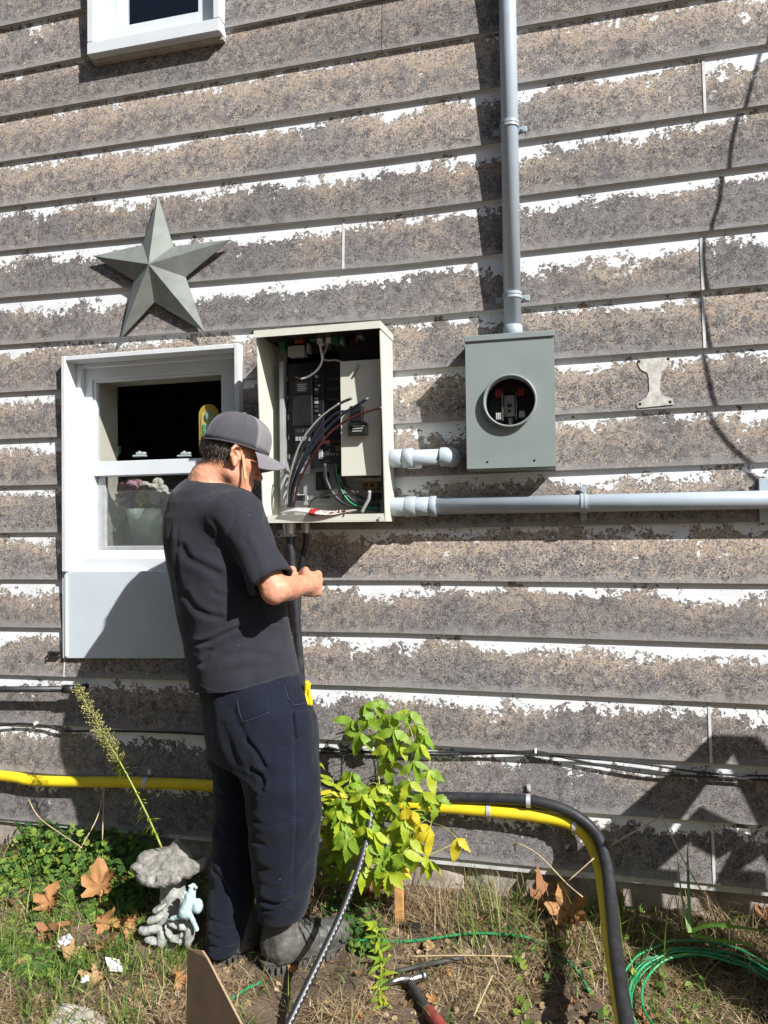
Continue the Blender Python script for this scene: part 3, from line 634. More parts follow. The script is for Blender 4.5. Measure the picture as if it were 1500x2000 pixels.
b = BM(); box(b, mc.x-.012, mc.x+.004, -.0995, -.0975, mc.z-.014, mc.z-.002); cyl(b, (mc.x-.004, -.106, mc.z-.028), (mc.x-.004, -.1035, mc.z-.028), .005); obj('lug_hole', b, M['black'], lug)
b = BM(); cyl(b, (mc.x-.002, -.07, mc.z-.048), (mc.x-.002, -.07, mc.z-.09), .009); obj('ground_rod', b, M['greywire'], ms)
for sx, sz, mm in ((-.042, .038, 'red'), (.036, .038, 'red'), (-.042, -.043, 'zinc'), (.038, -.04, 'zinc')):
    b = BM()
    for k in range(3): box(b, mc.x+sx-.009+k*.007, mc.x+sx-.0045+k*.007, -.102, -.055, mc.z+sz-.012, mc.z+sz+.012, .001)
    box(b, mc.x+sx-.012, mc.x+sx+.012, -.07, -.05, mc.z+sz-.006, mc.z+sz+.006)
    obj('meter_jaw', b, M[mm], ms)
for px, py in ((952, 902), (1044, 899)): b = BM(); P = at(px, py, -PM-.001); cyl(b, (P.x, -PM-.0015, P.z), (P.x, -PM+.001, P.z), .0035, n=10); obj('cover_screw', b, M['black'], ms)
# ------------------------------------------------------------------ grey conduits
def strap(parent, c, axis, r, side=1):                # two-hole strap hugging a pipe in front of the wall
    b = BM(); c = Vector(c); N = 20
    U_ = Vector((1, 0, 0)) if axis == 'z' else Vector((0, 0, 1)); W_ = Vector((0, 0, 1)) if axis == 'z' else Vector((1, 0, 0)); hw = .011
    for (off, hh, rr) in ((-hw*.55, hw*.42, .004), (hw*.55, hw*.42, .004), (0, hw*.3, .002)):
        vi, vo = [], []
        for i in range(N+1):
            a = math.pi*i/N; d = U_*math.cos(a)+Vector((0, -1, 0))*math.sin(a)
            for s in (-1, 1): vi.append(b.verts.new(c+d*(r+.0004)+W_*(off+s*hh))); vo.append(b.verts.new(c+d*(r+rr)+W_*(off+s*hh)))
        for i in range(N):
            k = 2*i
            b.faces.new((vo[k], vo[k+1], vo[k+3], vo[k+2])); b.faces.new((vi[k], vi[k+2], vi[k+3], vi[k+1]))
            for s in (0, 1): b.faces.new((vo[k+s], vi[k+s], vi[k+2+s], vo[k+2+s]))
    for s in (-1, 1):
        P = c+U_*s*(r+.014); P.y = -.017
        box(b, P.x-(.016 if axis == 'z' else .011), P.x+(.016 if axis == 'z' else .011), -.021, -.0145, P.z-(.011 if axis == 'z' else .016), P.z+(.011 if axis == 'z' else .016), .004, 3)
        if s == side or axis == 'x': cyl(b, (P.x, -.025, P.z), (P.x, -.02, P.z), .006, n=12)
    return obj('strap', b, M['pvclight'], parent)
RC = .0302; YC = -.0525
rx = at(996, 300, YC).x
ri = thing('riser_conduit', (rx, YC, mz1+.02), 'grey vertical PVC conduit rising from the top of the meter box', 'conduit')
b = BM(); cyl(b, (rx, YC, mz1+.02), (rx, YC, 4.4), RC, n=40); obj('pipe', b, M['pvc'], ri, True)
b = BM(); cyl(b, (rx, YC, mz1+.0225), (rx, YC, at(996, 637, YC).z), RC+.0035, n=40); bmesh.ops.bevel(b, geom=[e for e in b.edges if len(e.link_faces) == 2 and any(len(f.verts) > 4 for f in e.link_faces)], offset=.0015, segments=1, affect='EDGES'); obj('hub', b, M['pvclight'], ri, True)
for py in (246, 579): strap(ri, (rx, YC, at(996, py, YC).z), 'z', RC)
YH = -.056
hz = [at(790, 990, YH), at(1500, 976, YH)]
hA = Vector((at(766, 990, YH).x, YH, hz[0].z)); hB = Vector((1.5, YH, hz[0].z+(hz[1].z-hz[0].z)*(1.5-hz[0].x)/(hz[1].x-hz[0].x)))
hd = (hB-hA).normalized(); onx = lambda px: hA+hd*((at(px, 985, YH).x-hA.x)/hd.x)
ho = thing('horizontal_conduit', hA, 'long grey horizontal PVC conduit leaving the cabinet side towards the right', 'conduit')
b = BM(); cyl(b, hA, hB, RC, n=40); obj('pipe', b, M['pvc'], ho, True)
for l, r, e in ((766, 806, .0045), (793, 813, .0075), (806, 842, .0042), (840, 853, .0072)):
    b = BM(); cyl(b, onx(l), onx(r), RC+e, n=40); bmesh.ops.bevel(b, geom=[ed for ed in b.edges if any(len(f.verts) > 4 for f in ed.link_faces)], offset=.0012, segments=1, affect='EDGES'); obj('coupling', b, M['pvclight' if e > .006 else 'pvc'], ho, True)
strap(ho, onx(1140), 'x', RC)
YS = -.075
sA = at(757, 896, YS); sB = at(862, 892, YS); sB = Vector((sB.x, YS, sA.z)); sd = Vector((1, 0, 0))
st = thing('stub_conduit', sA, 'short grey PVC stub with a rounded elbow cap between cabinet and meter box', 'conduit')
b = BM(); cyl(b, sA, sB, RC-.0015, n=40); obj('pipe', b, M['pvc'], st, True)
for l, r, e in ((758, 789, .003), (788, 808, .0055)):
    b = BM(); A = at(l, 896, YS); B = at(r, 896, YS); cyl(b, (A.x, YS, sA.z), (B.x, YS, sA.z), RC+e, n=40); obj('coupling', b, M['pvclight'], st, True)
tube('elbow', [(sB.x-.002, YS, sA.z), (sB.x+.018, YS, sA.z), (sB.x+.030, YS+.012, sA.z), (sB.x+.033, YS+.03, sA.z), (sB.x+.033, .0, sA.z)], RC+.004, M['pvc'], st, 32, .005)
# grey box on the wall at the right edge
A = at(1486, 935, -.045); B = at(1486, 1020, -.045)
jb = thing('junction_box', (A.x+.08, 0, B.z), 'pale grey box on the wall behind the conduit at the right edge', 'junction box')
b = BM(); box(b, A.x, A.x+.15, -.024, -.0, B.z, A.z, .002); obj('box_body', b, M['pvclight'], jb)
b = BM(); box(b, A.x-.002, A.x+.152, -.0245-.004, -.0245, B.z-.002, A.z+.002, .0015); obj('box_cover', b, M['pvc'], jb)
# ------------------------------------------------------------------ open cabinet with its wiring
fl_ = [at(500, 648, -.205), at(743, 632, -.205), at(751, 1018, -.158), at(513, 1022, -.158)]      # front TL TR BR BL
X0 = fl_[0].x; X1 = fl_[1].x; ZT_ = (fl_[0].z+fl_[1].z)/2; ZB_ = (fl_[2].z+fl_[3].z)/2
cab = thing('electrical_cabinet', ((X0+X1)/2, -.02, ZB_), 'open cream electrical cabinet full of black wiring and modules', 'electrical cabinet')
yf = lambda z: -.158-.047*(z-ZB_)/(ZT_-ZB_)
t = .004
def side(x0, x1):
    return [(x0, yf(ZB_), ZB_), (x1, yf(ZB_), ZB_), (x1, -.016, ZB_), (x0, -.016, ZB_), (x0, yf(ZT_), ZT_), (x1, yf(ZT_), ZT_), (x1, -.016, ZT_), (x0, -.016, ZT_)]
b = BM(); hexa(b, side(X0, X0+t)); obj('side_wall', b, M['cabinet'], cab)
b = BM(); hexa(b, side(X1-t, X1)); obj('side_wall', b, M['cabinet'], cab)
b = BM(); box(b, X0+t, X1-t, -.020, -.016, ZB_, ZT_); obj('back_wall', b, M['plate'], cab)
b = BM(); box(b, X0-.003, X1+.003, yf(ZT_)-.012, -.014, ZT_, ZT_+.004); box(b, X0-.003, X1+.003, yf(ZT_)-.014, yf(ZT_)-.0125, ZT_-.022, ZT_+.003); hexa(b, [(X1+.0005, yf(ZT_)-.012, ZT_-.022), (X1+.003, yf(ZT_)-.012, ZT_-.022), (X1+.003, -.014, ZT_-.016), (X1+.0005, -.014, ZT_-.016), (X1+.0005, yf(ZT_)-.012, ZT_-.0005), (X1+.003, yf(ZT_)-.012, ZT_-.0005), (X1+.003, -.014, ZT_-.0005), (X1+.0005, -.014, ZT_-.0005)])
obj('lid', b, M['cabinet'], cab)
b = BM(); box(b, X0+t, X1-t, yf(ZB_), -.016, ZB_, ZB_+.004); box(b, X0+t, X1-t, yf(ZB_), yf(ZB_)+.003, ZB_+.0045, ZB_+.028)
obj('bottom_lip', b, M['cabinet'], cab)
b = BM(); box(b, X0-.0, X0+.012, yf(ZB_)-.003, yf(ZB_)-.0006, ZB_, ZB_+.03, .001)
obj('corner_tab', b, M['cabinet'], cab)
for px in (522, 741): b = BM(); P = at(px, 1012, yf(ZB_)-.002); cyl(b, (P.x, yf(ZB_)-.0055, P.z), (P.x, yf(ZB_)-.0035, P.z), .0055, n=12); obj('corner_screw', b, M['zinc'], cab)

def part(name, l, tp, r, bt, Yf, Yb, m, bev=.0012): b = BM(); pxbox(b, l, tp, r, bt, Yf, Yb, bev); return obj(name, b, M[m], cab)
part('divider', 545, 706, 556, 985, -.085, -.021, 'plate')
rec = part('control_module', 560, 650, 737, 700, -.06, -.021, 'black')
part('power_module', 561, 694, 666, 880, -.06, -.021, 'black')
bm_ = part('breaker_module', 571, 724, 610, 830, -.09, -.0605, 'black', .003)
part('breaker_module', 611, 724, 633, 868, -.078, -.0605, 'black', .002)
for py in (753, 811): b = BM(); P = at(624, py, -.08); cyl(b, (P.x, -.082, P.z), (P.x, -.0785, P.z), .0035, n=10); obj('module_screw', b, M['zinc'], cab)
b = BM(); 
for (l, tp, r, bt) in ((576, 745, 606, 766),): pxbox(b, l, tp, r, bt, -.0915, -.0905, 0)
lab = obj('module_label', b, mat('dark_label', (.03, .03, .034), .5), cab)
b = BM()
for i in range(4): pxbox(b, 581, 750+i*4, 600-3*(i % 2), 751.3+i*4, -.0922, -.0916, 0)
obj('label_print', b, M['greywire'], lab)
for (l, tp, r, bt) in ((575, 832, 604, 848), (577, 849, 606, 873)):
    tb = part('terminal_block', l, tp, r, bt, -.083, -.0605, 'black')
    b = BM()
    for i in range(3): pxbox(b, l+3+i*9, tp+6, l+9+i*9, tp+12, -.0845, -.0835, .0004)
    obj('terminal_screw', b, M['steel'], tb)
part('filler_plate', 576, 878, 606, 925, -.05, -.021, 'plate')
b = BM(); box(b, X0+.012, X1-.006, yf(ZT_)+.012, -.022, ZT_-.010, ZT_-.0005); obj('lid_shade_box', b, M['black'], cab)  # black box added as painted shade, darkens the lid's cream underside
for i in range(9): part('breaker_toggle', 614, 733+i*8.4, 621, 738+i*8.4, -.0835, -.0785, 'darkgrip' if i % 3 else 'plate', .0006)
for i in range(7): part('module_rib', 637, 738+i*20, 661, 741+i*20, -.064, -.0602, 'darkgrip', .0006)
for i in range(5): part('breaker_toggle', 577+i*6, 853, 581+i*6, 861, -.087, -.0835, 'plate', .0005)
for i in range(6): part('terminal_screw', 624+i*6.5, 884, 628+i*6.5, 889, -.0925, -.0903, 'steel', .0005)
for (l, tp, r, bt) in ((577, 966, 593, 979), (600, 968, 612, 976), (646, 955, 660, 964)): part('printed_label', l, tp, r, bt, -.0375, -.0355, 'whitewire', 0)
for i in range(3): part('label_print', 579, 968.5+i*3.6, 591, 970+i*3.6, -.0382, -.0376, 'ink', 0)
for i in range(5): part('knockout', 560+i*1.0, 735+i*38, 562+i*1.0, 744+i*38, -.0615, -.0602, 'plate', 0)
# circuit board and plugs under the lid
b = BM(); A = at(543, 668, -.07); B = at(735, 668, -.07); box(b, A.x, B.x, -.085, -.03, A.z+.03, A.z+.034); obj('circuit_board', b, mat('board_green', (.02, .06, .035), .5), cab)
for (l, tp, r, bt, m) in ((604, 655, 618, 665, 'green'), (619, 655, 629, 671, 'whitewire'), (636, 655, 646, 671, 'whitewire'), (648, 654, 660, 671, 'green'), (663, 654, 673, 665, 'green'), (545, 668, 556, 682, 'green'), (575, 659, 592, 669, 'red'), (684, 662, 690, 673, 'redwire'), (696, 649, 708, 660, 'plate'), (692, 660, 698, 668, 'brass'), (599, 671, 603, 688, 'greywire'), (562, 676, 594, 694, 'plate'), (641, 670, 646, 681, 'brass'), (663, 665, 669, 671, 'greywire')):
    part('plug', l, tp, r, bt, -.10, -.062, m, .0008)
def wire(pts, Y, r, m, name='wire', parent=None):
    P = [at(p[0], p[1], p[2] if len(p) > 2 else Y) for p in pts]; return tube(name, P, r, M[m], parent or cab, 9, .008)
wire([(624, 670), (628, 690), (629, 705), (620, 722), (603, 735), (588, 740)], -.125, .004, 'whitewire')
wire([(641, 670), (634, 688), (631, 700), (640, 704), (655, 703), (668, 707)], -.115, .0038, 'greywire')
wire([(588, 740), (582, 738), (577, 736)], -.125, .0012, 'copper')
# folded cream cover, wires with bare ends, plates below
cv = part('cover_plate', 664, 706, 745, 928, -.125, -.121, 'cabinet', .0015)
b = BM(); A = at(664, 707, -.125); B = at(664, 927, -.125); box(b, A.x, A.x+.003, -.1205, -.03, B.z, A.z); obj('cover_side', b, M['cabinet'], cv)
b = BM(); P = at(702, 716, -.127); pts = []
tube('hook_strap', [at(690, 735, -.128), at(697, 722, -.13), at(702, 712, -.135)], .004, M['steel'], cv, 6, .01)
part('cable_clamp', 682, 793, 707, 823, -.15, -.1255, 'black', .002); cl = part('wire_label', 679, 826, 716, 849, -.152, -.1255, 'black', .002)
b = BM()
for i in range(3): pxbox(b, 688, 831+i*5, 711-2*i, 832.4+i*5, -.1532, -.1525, 0)
obj('label_print', b, M['greywire'], cl)
CW = [([(563, 990, -.10), (568, 945, -.14), (583, 895, -.165), (610, 840, -.175), (640, 805, -.178), (664, 788, -.178), (686, 778, -.178)], .0052, 'conduit'),
      ([(569, 990, -.10), (576, 945, -.14), (597, 895, -.165), (632, 845, -.175), (668, 810, -.178), (695, 793, -.18), (717, 779, -.18)], .0052, 'navywire'),
      ([(574, 990, -.10), (583, 945, -.14), (606, 898, -.165), (640, 850, -.178), (672, 824, -.18), (705, 808, -.182), (745, 796, -.182)], .0042, 'redwire'),
      ([(560, 985, -.11), (566, 930, -.15), (585, 870, -.17), (612, 830, -.178), (640, 804, -.18), (663, 788, -.18)], .0035, 'greywire'),
      ([(566, 990, -.095), (573, 945, -.13), (592, 895, -.155), (622, 842, -.165), (655, 808, -.168), (680, 803, -.165)], .005, 'navywire')]
for pts, r, m in CW:
    o = wire(pts, -.15, r, m, 'cable')
    P = at(*pts[-1]); Q = at(*pts[-2]); d = (P-Q).normalized(); b = BM(); cyl(b, P-d*.001, P+d*.005, r*.7, n=10); obj('bare_end', b, M['zinc'], o)
part('busbar_block', 622, 868, 664, 902, -.09, -.03, 'black'); part('busbar', 622, 878, 630, 896, -.097, -.0905, 'zinc')
part('warning_sticker', 655, 871, 665, 881, -.0925, -.0905, 'brass', 0); part('red_busbar', 622, 861, 665, 866, -.088, -.08, 'redwire')
part('lower_plate', 592, 915, 668, 985, -.035, -.021, 'plate'); 
for (l, tp, r, bt) in ((616, 922, 640, 957), (576, 967, 593, 978), (624, 966, 642, 973), (650, 915, 660, 926)): part('terminal_block', l, tp, r, bt, -.055, -.036, 'black')
for pts in ([(634, 905), (638, 940), (660, 975), (690, 990), (742, 996)], [(652, 905), (662, 945), (690, 978), (742, 990)], [(664, 905), (674, 945), (705, 972), (742, 982)]): wire(pts, -.085, .0075, 'conduit', 'cable')
wire([(655, 905), (664, 950), (690, 985), (742, 993)], -.092, .003, 'greenwire'); wire([(602, 992), (612, 975), (635, 968), (670, 966), (700, 961)], -.13, .003, 'conduit')
lt_ = part('lower_terminal', 707, 932, 738, 955, -.075, -.03, 'brass', .002)
for i in range(2): part('terminal_hole', 712+i*11, 944, 718+i*11, 951, -.0762, -.0752, 'black', 0)
part('ground_bar', 690, 934, 745, 939, -.08, -.076, 'steel', .0006); part('lower_socket', 726, 962, 740, 975, -.07, -.03, 'black')
wire([(722, 958), (720, 975), (712, 990), (706, 1002)], -.13, .0065, 'greywire', 'cable')
# bag of screws lying on the lip
bag = thing('parts_bag', at(625, 1005, -.15), 'clear plastic bag with a red band lying in the cabinet bottom', 'plastic bag')
NX, NY = 24, 10
bx0 = at(545, 1000, -.165).x; bx1 = at(690, 1000, -.165).x; V = []
for s in (1, -1):
    for i in range(NX+1):
        for j in range(NY+1):
            u, v = i/NX, j/NY; h_ = math.sin(math.pi*v)**.6*math.sin(math.pi*min(1, max(0, u)))**.5*.014
            V.append((bx0+(bx1-bx0)*u, -.172+.075*v-.01*math.sin(u*5), ZB_+.034+.008*math.sin(u*7)+s*h_*(.7+.5*float(vnoise(np.array([[u*9, v*5, s]]))[0]))+v*.006))
F = []
for s in range(2):
    o_ = s*(NX+1)*(NY+1)
    for i in range(NX):
        for j in range(NY): q = (o_+i*(NY+1)+j, o_+(i+1)*(NY+1)+j, o_+(i+1)*(NY+1)+j+1, o_+i*(NY+1)+j+1); F.append((q, int(i)))
me = bpy.data.meshes.new('bag_film'); me.from_pydata(V, [], [f for f, _ in F]); pm = mat('printed_bag_band', (.42, .38, .34), .5, var=.5, scale=140)
bo = obj('bag_film', me, M['bagfilm'], bag, True)
for m_ in (M['red'], pm): me.materials.append(m_)
for p, (f, i) in zip(me.polygons, F): p.material_index = 1 if 10 <= i <= 11 else (2 if i >= 12 else 0)
b = BM()
for i in range(16): P = Vector((bx0+(bx1-bx0)*rng.uniform(.72, .96), -.16+.05*rng.random(), ZB_+.034)); cyl(b, P, P+Vector(rng.normal(size=3)).normalized()*.014, .003, n=6)
obj('screw', b, mat('rusty_screws', (.12, .05, .03), .5, .6), bag)
# cable connectors under the cabinet and the two black flexible conduits
fx = thing('flexible_conduit', at(566, 1024, -.09), 'thick black flexible conduit dropping from the left cabinet connector behind the man', 'conduit')
P0 = at(565, 1028, -.09)
for (p, r0) in ((fx, 565),):
    b = BM(); A = at(r0, 1022, -.09); A.z = ZB_-.001
    cyl(b, A, A-Vector((0, 0, .022)), .0235, n=24); cyl(b, A-Vector((0, 0, .0225)), A-Vector((0, 0, .04)), .0205, n=24); box(b, A.x-.026, A.x+.024, -.115, -.066, A.z-.05, A.z-.0405, .003); cyl(b, A-Vector((.03, .02, .03)), A-Vector((.018, .02, .03)), .004, n=8)
    obj('connector', b, M['zinc'], p)
tube('conduit_sleeve', [A-Vector((0, 0, .03)), at(570, 1100, -.09), at(577, 1190, -.09), at(583, 1270, -.088), at(588, 1340, -.08), at(592, 1420, -.07), at(598, 1490, -.06)], .0175, M['conduit'], fx, 14, .004, .0014, 2)
f2 = thing('flexible_conduit', at(597, 1024, -.07), 'thinner black flexible conduit dropping from the right cabinet connector', 'conduit')
A = at(597, 1022, -.07); A.z = ZB_-.001
b = BM(); cyl(b, A, A-Vector((0, 0, .02)), .0165, n=20); cyl(b, A-Vector((0, 0, .0205)), A-Vector((0, 0, .038)), .0145, n=20); obj('connector', b, M['zinc'], f2)
tube('conduit_sleeve', [A-Vector((0, 0, .03)), at(597, 1060, -.07), at(588, 1110, -.06), at(583, 1180, -.055), at(580, 1280, -.05), at(578, 1400, -.045), at(560, 1500, -.04)], .0105, M['conduit'], f2, 12, .02)
# ------------------------------------------------------------------ ghost bracket, pipe and latch on the siding
br = [(1247, 702), (1306, 697), (1305, 712), (1297, 722), (1292, 726), (1289, 760), (1295, 772), (1314, 779), (1316, 790), (1245, 797), (1243, 789), (1262, 776), (1268, 764), (1267, 738), (1264, 728), (1252, 722), (1246, 712)]
b = BM(); pts = [at(x, y, -.0052-.0155*max(0, (y-690)/107)) for x, y in br]; prism(b, pts, (0, .002, 0))
gb = tag(obj('mounting_bracket', b, mat('painted_bracket', (.46, .45, .41), .8, var=.2, scale=50, bump=.5, dirt=(.22, .19, .15), dirt_amt=.9)), 'old white painted bracket left on the boards right of the meter box', 'bracket')
b = BM()
for x, y in ((1248, 706), (1305, 701), (1250, 789), (1309, 785)): P = at(x, y, -.0058-.0155*max(0, (y-690)/107)); cyl(b, P, P+Vector((0, .003, 0)), .005, n=10)
obj('screw_hole', b, M['black'], gb)
bp = thing('black_pipe', at(0, 1345, -.065), 'black pipe with an end fitting standing off the wall at the left edge', 'pipe')
A = at(-250, 1347, -.07); B = at(128, 1346, -.07); b = BM(); cyl(b, A, B, .0125, n=20); obj('pipe', b, M['blackrub'], bp, True)
b = BM(); C_ = at(146, 1346, -.07); cyl(b, B-Vector((.006, 0, 0)), C_, .0175, n=20); cyl(b, C_, C_+Vector((.012, .06, 0)), .012, n=14); obj('end_fitting', b, M['blackrub'], bp, True)
b = BM(); A = at(104, 1278, -.02)
for dz in (-.012, .006): box(b, A.x-.02, A.x+.03, -.03, -.012, A.z+dz, A.z+dz+.006, .001)
box(b, A.x-.018, A.x-.012, -.034, -.0305, A.z-.014, A.z+.014, .001)
tag(obj('wall_latch', b, M['blackrub']), 'small dark metal latch on the boards beside the white panel', 'latch')
c1 = tag(tube('wall_cable', [at(-200, 1424, -.026), at(0, 1417, -.026), at(35, 1413, -.026), at(90, 1418, -.025), at(120, 1427, -.026), at(200, 1428, -.024), at(290, 1429, -.024), at(420, 1436, -.024), at(600, 1455, -.024)], .0045, M['blackrub'], None, 8, .03), 'thin black cable clipped along the siding at the left', 'cable')
c2 = tag(tube('wall_cable', [at(600, 1461, -.024), at(700, 1467, -.024), at(850, 1474, -.024), at(1000, 1470, -.025), at(1050, 1468, -.026), at(1130, 1486, -.024), at(1260, 1510, -.024), at(1400, 1518, -.026), at(1560, 1528, -.026)], .0042, M['blackrub'], None, 8, .03), 'thin upper black cable looping along the siding at the right', 'cable')
c3 = tag(tube('wall_cable', [at(620, 1470, -.022), at(850, 1469, -.022), at(980, 1470, -.03), at(1050, 1471, -.034), at(1150, 1481, -.022), at(1260, 1493, -.022), at(1400, 1512, -.022), at(1560, 1516, -.022)], .0036, M['blackrub'], None, 8, .03), 'thinner black cable twisted under the other one at the right', 'cable')
b = BM(); P = at(1046, 1469, -.036); box(b, P.x-.004, P.x+.004, -.04, -.012, P.z-.004, P.z+.008, .001); tag(obj('cable_clip', b, M['whitewire']), 'tiny white clip pinning both cables right of the sapling', 'clip')
b = BM(); P = at(68, 1414, -.03); box(b, P.x-.005, P.x+.005, -.033, -.012, P.z-.005, P.z+.007, .001); tag(obj('cable_clip', b, M['whitewire']), 'tiny pale clip pinning the left cable', 'clip')
# ------------------------------------------------------------------ yellow gas pipe and black conduit low on the wall
gp = thing('yellow_pipe', at(420, 1535, -.035), 'yellow plastic pipe clamped low along the wall then bending to the ground', 'pipe')
YP = -.04
end = on_ground(1210, 1985, .05)
P_ = [at(-250, 1498, YP), at(0, 1515, YP), at(60, 1524, YP), at(130, 1527, YP), at(200, 1527, YP), at(290, 1529, YP), at(420, 1535, YP), at(560, 1550, YP), at(700, 1564, YP), at(850, 1575, YP), at(950, 1583, YP), at(1040, 1593, YP), at(1110, 1607, YP-.005), at(1148, 1636, YP-.02), at(1168, 1680, -.11), at(1179, 1735, -.21), at(1190, 1820, -.37), at(1206, 1930, -.58), at(1221, 2010, -.73), at(1238, 2090, -.86)]
tube('pipe', P_, .0215, M['yellow'], gp, 24, .015)
bc = thing('black_conduit', at(1000, 1560, -.05), 'black flexible conduit clamped above the yellow pipe and arching down to the soil', 'conduit')
P2 = [at(600, 1500, -.06), at(615, 1535, -.048), at(660, 1552, -.045), at(800, 1556, -.045), at(900, 1558, -.045), at(1000, 1561, -.045), at(1060, 1568, -.05), at(1120, 1590, -.06), at(1165, 1630, -.09), at(1185, 1690, -.17), at(1193, 1760, -.29), at(1202, 1850, -.46), at(1213, 1930, -.61), at(1224, 2000, -.74), at(1236, 2090, -.9)]
tube('conduit_sleeve', P2, .0195, M['conduit'], bc, 20, .004, .0008, 2)
def clamp(parent, px, py, Y, r, h=.06):
    b = BM(); c = at(px, py, Y); N = 14; hw = .0075
    for i in range(N):
        a0, a1 = math.pi*i/N, math.pi*(i+1)/N
        q = [c+Vector((0, -math.sin(a)*rr, math.cos(a)*rr)) for a in (a0, a1) for rr in (r+.0006, r+.0026)]
        hexa(b, [q[0]-Vector((hw, 0, 0)), q[1]-Vector((hw, 0, 0)), q[1]+Vector((hw, 0, 0)), q[0]+Vector((hw, 0, 0)), q[2]-Vector((hw, 0, 0)), q[3]-Vector((hw, 0, 0)), q[3]+Vector((hw, 0, 0)), q[2]+Vector((hw, 0, 0))])
    for s in (1, -1):
        box(b, c.x-hw, c.x+hw, -.022, -.0155, c.z+s*(r+.002) if s > 0 else c.z-r-.026, c.z+r+.026 if s > 0 else c.z-r-.002, .003, 2)
        cyl(b, (c.x, -.0265, c.z+s*(r+.014)), (c.x, -.0215, c.z+s*(r+.014)), .0045, n=10)
    return obj('clamp', b, M['zinc'], parent)
clamp(gp, 286, 1529, YP, .0215); clamp(gp, 954, 1583, YP, .0215); clamp(gp, 1121, 1611, YP-.008, .0215); clamp(bc, 1032, 1564, -.047, .0200)
# loop of cable hanging off the frame: only its shadow falls on the boards
sh = [(1500, 70), (1458, 190), (1425, 290), (1405, 390), (1383, 450), (1371, 520), (1374, 600), (1380, 690), (1390, 800), (1420, 870), (1470, 925), (1498, 950), (1560, 980)]
cp = []
for i, (x, y) in enumerate(sh): Q = at(x, y, -.01); s = .30; cp.append(Q+Vector((1.5*s, -s, 1.5*s)))
tag(tube('service_cable', cp, .0052, M['blackrub'], None, 8, .03), 'black cable loop hanging in front of the wall beyond the right edge', 'cable')
# stepladder standing beyond the right edge: it throws the A-shaped shadow
ld = thing('stepladder', (1.4, -.45, 0), 'wooden trestle ladder standing by the wall beyond the right edge', 'ladder')
def shp(px, py, s): Q = at(px, py, -.012); return Q+Vector((1.5*s, -s, 1.5*s))
def plank(name, p0, p1, p2, p3, s):
    b = BM(); q = [shp(*p, s) for p in (p0, p1, p2, p3)]; hexa(b, q+[v+Vector((0, .03, 0)) for v in q]); obj(name, b, M['wood'], ld)
plank('top_step', (1352, 1476), (1362, 1460), (1452, 1462), (1464, 1480), .44)
plank('leg', (1350, 1474), (1420, 1474), (1225, 1720), (1060, 1720), .44)
plank('leg', (1425, 1474), (1462, 1476), (1600, 1700), (1500, 1700), .44)
plank('brace', (1240, 1640), (1330, 1660), (1250, 1725), (1180, 1725), .46); plank('brace', (1430, 1660), (1560, 1560), (1600, 1600), (1380, 1740), .46)
for (pa, pb) in ((1070, 1215), (1250, 1300), (1395, 1470), (1545, 1600)):
    A = shp(pa, 1716, .45); B = shp(pb, 1716, .45); g = float(G((A.x+B.x)/2, A.y)); b = BM(); box(b, A.x, B.x, A.y, A.y+.025, g-.01, A.z, .002); obj('shade_post', b, M['wood'], ld)  # wide unseen posts added to shade the ground at the right
plank('brace', (1340, 1600), (1440, 1655), (1400, 1680), (1320, 1630), .46)
# ------------------------------------------------------------------ the person
from mathutils.bvhtree import BVHTree
A3 = lambda px, py, Y: np.array(at(px, py, Y))
ANG = R(40); Fv = np.array([math.cos(ANG), math.sin(ANG), 0]); Lv = np.array([-math.sin(ANG), math.cos(ANG), 0]); Zv = np.array([0, 0, 1.])
foot = on_ground(540, 1895)
man = thing('person', (foot.x-.05, foot.y, foot.z), 'person in grey cap, charcoal t-shirt and navy work trousers bending his head over his hands', 'person')
def crease_disp(creases, noise=(), edge=None):
    def f(V, N):
        px, py = proj(V); vd = np.array(CAM)-V; vd /= np.linalg.norm(vd, axis=1)[:, None]; fc = np.clip((N*vd).sum(1)*2.2, 0, 1); D = np.zeros(len(V))
        for line, wd, amt in creases:
            L = np.array(line, float); best = np.full(len(V), 1e9); tt = np.zeros(len(V)); n = len(L)-1
            m = (px > L[:, 0].min()-4*wd) & (px < L[:, 0].max()+4*wd) & (py > L[:, 1].min()-4*wd) & (py < L[:, 1].max()+4*wd)
            if not m.any(): continue
            q = np.stack([px[m], py[m]], 1); bb = np.full(len(q), 1e9); bt = np.zeros(len(q))
            for i in range(n):
                d = L[i+1]-L[i]; t = np.clip(((q-L[i])@d)/(d@d), 0, 1); e = np.linalg.norm(q-L[i]-t[:, None]*d, axis=1); k = e < bb; bb[k] = e[k]; bt[k] = (i+t[k])/n
            D[m] += amt*np.exp(-(bb/wd)**2)*np.clip(np.sin(np.pi*np.clip(bt, .02, .98))*2.5, .15, 1)
        D *= fc
        for sc, amt, o in noise: D += amt*fbm(V*np.array(sc), o)
        return V+N*D[:, None]
    return f
def fold(line, wd, dep):                               # a fold: a soft ridge with a tight valley beside it
    L = [(v.x, v.y) for v in spline([(x, y, 0) for x, y in line], 7)]; d = Vector((L[-1][0]-L[0][0], L[-1][1]-L[0][1])).normalized(); n = (-d.y, d.x)
    off = lambda s: [(x+n[0]*s, y+n[1]*s) for x, y in L]
    return [(off(-wd*1.0), wd*1.15, dep*.6), (L, wd*.8, -dep*.75), (off(wd*1.3), wd*1.3, dep*.35)]
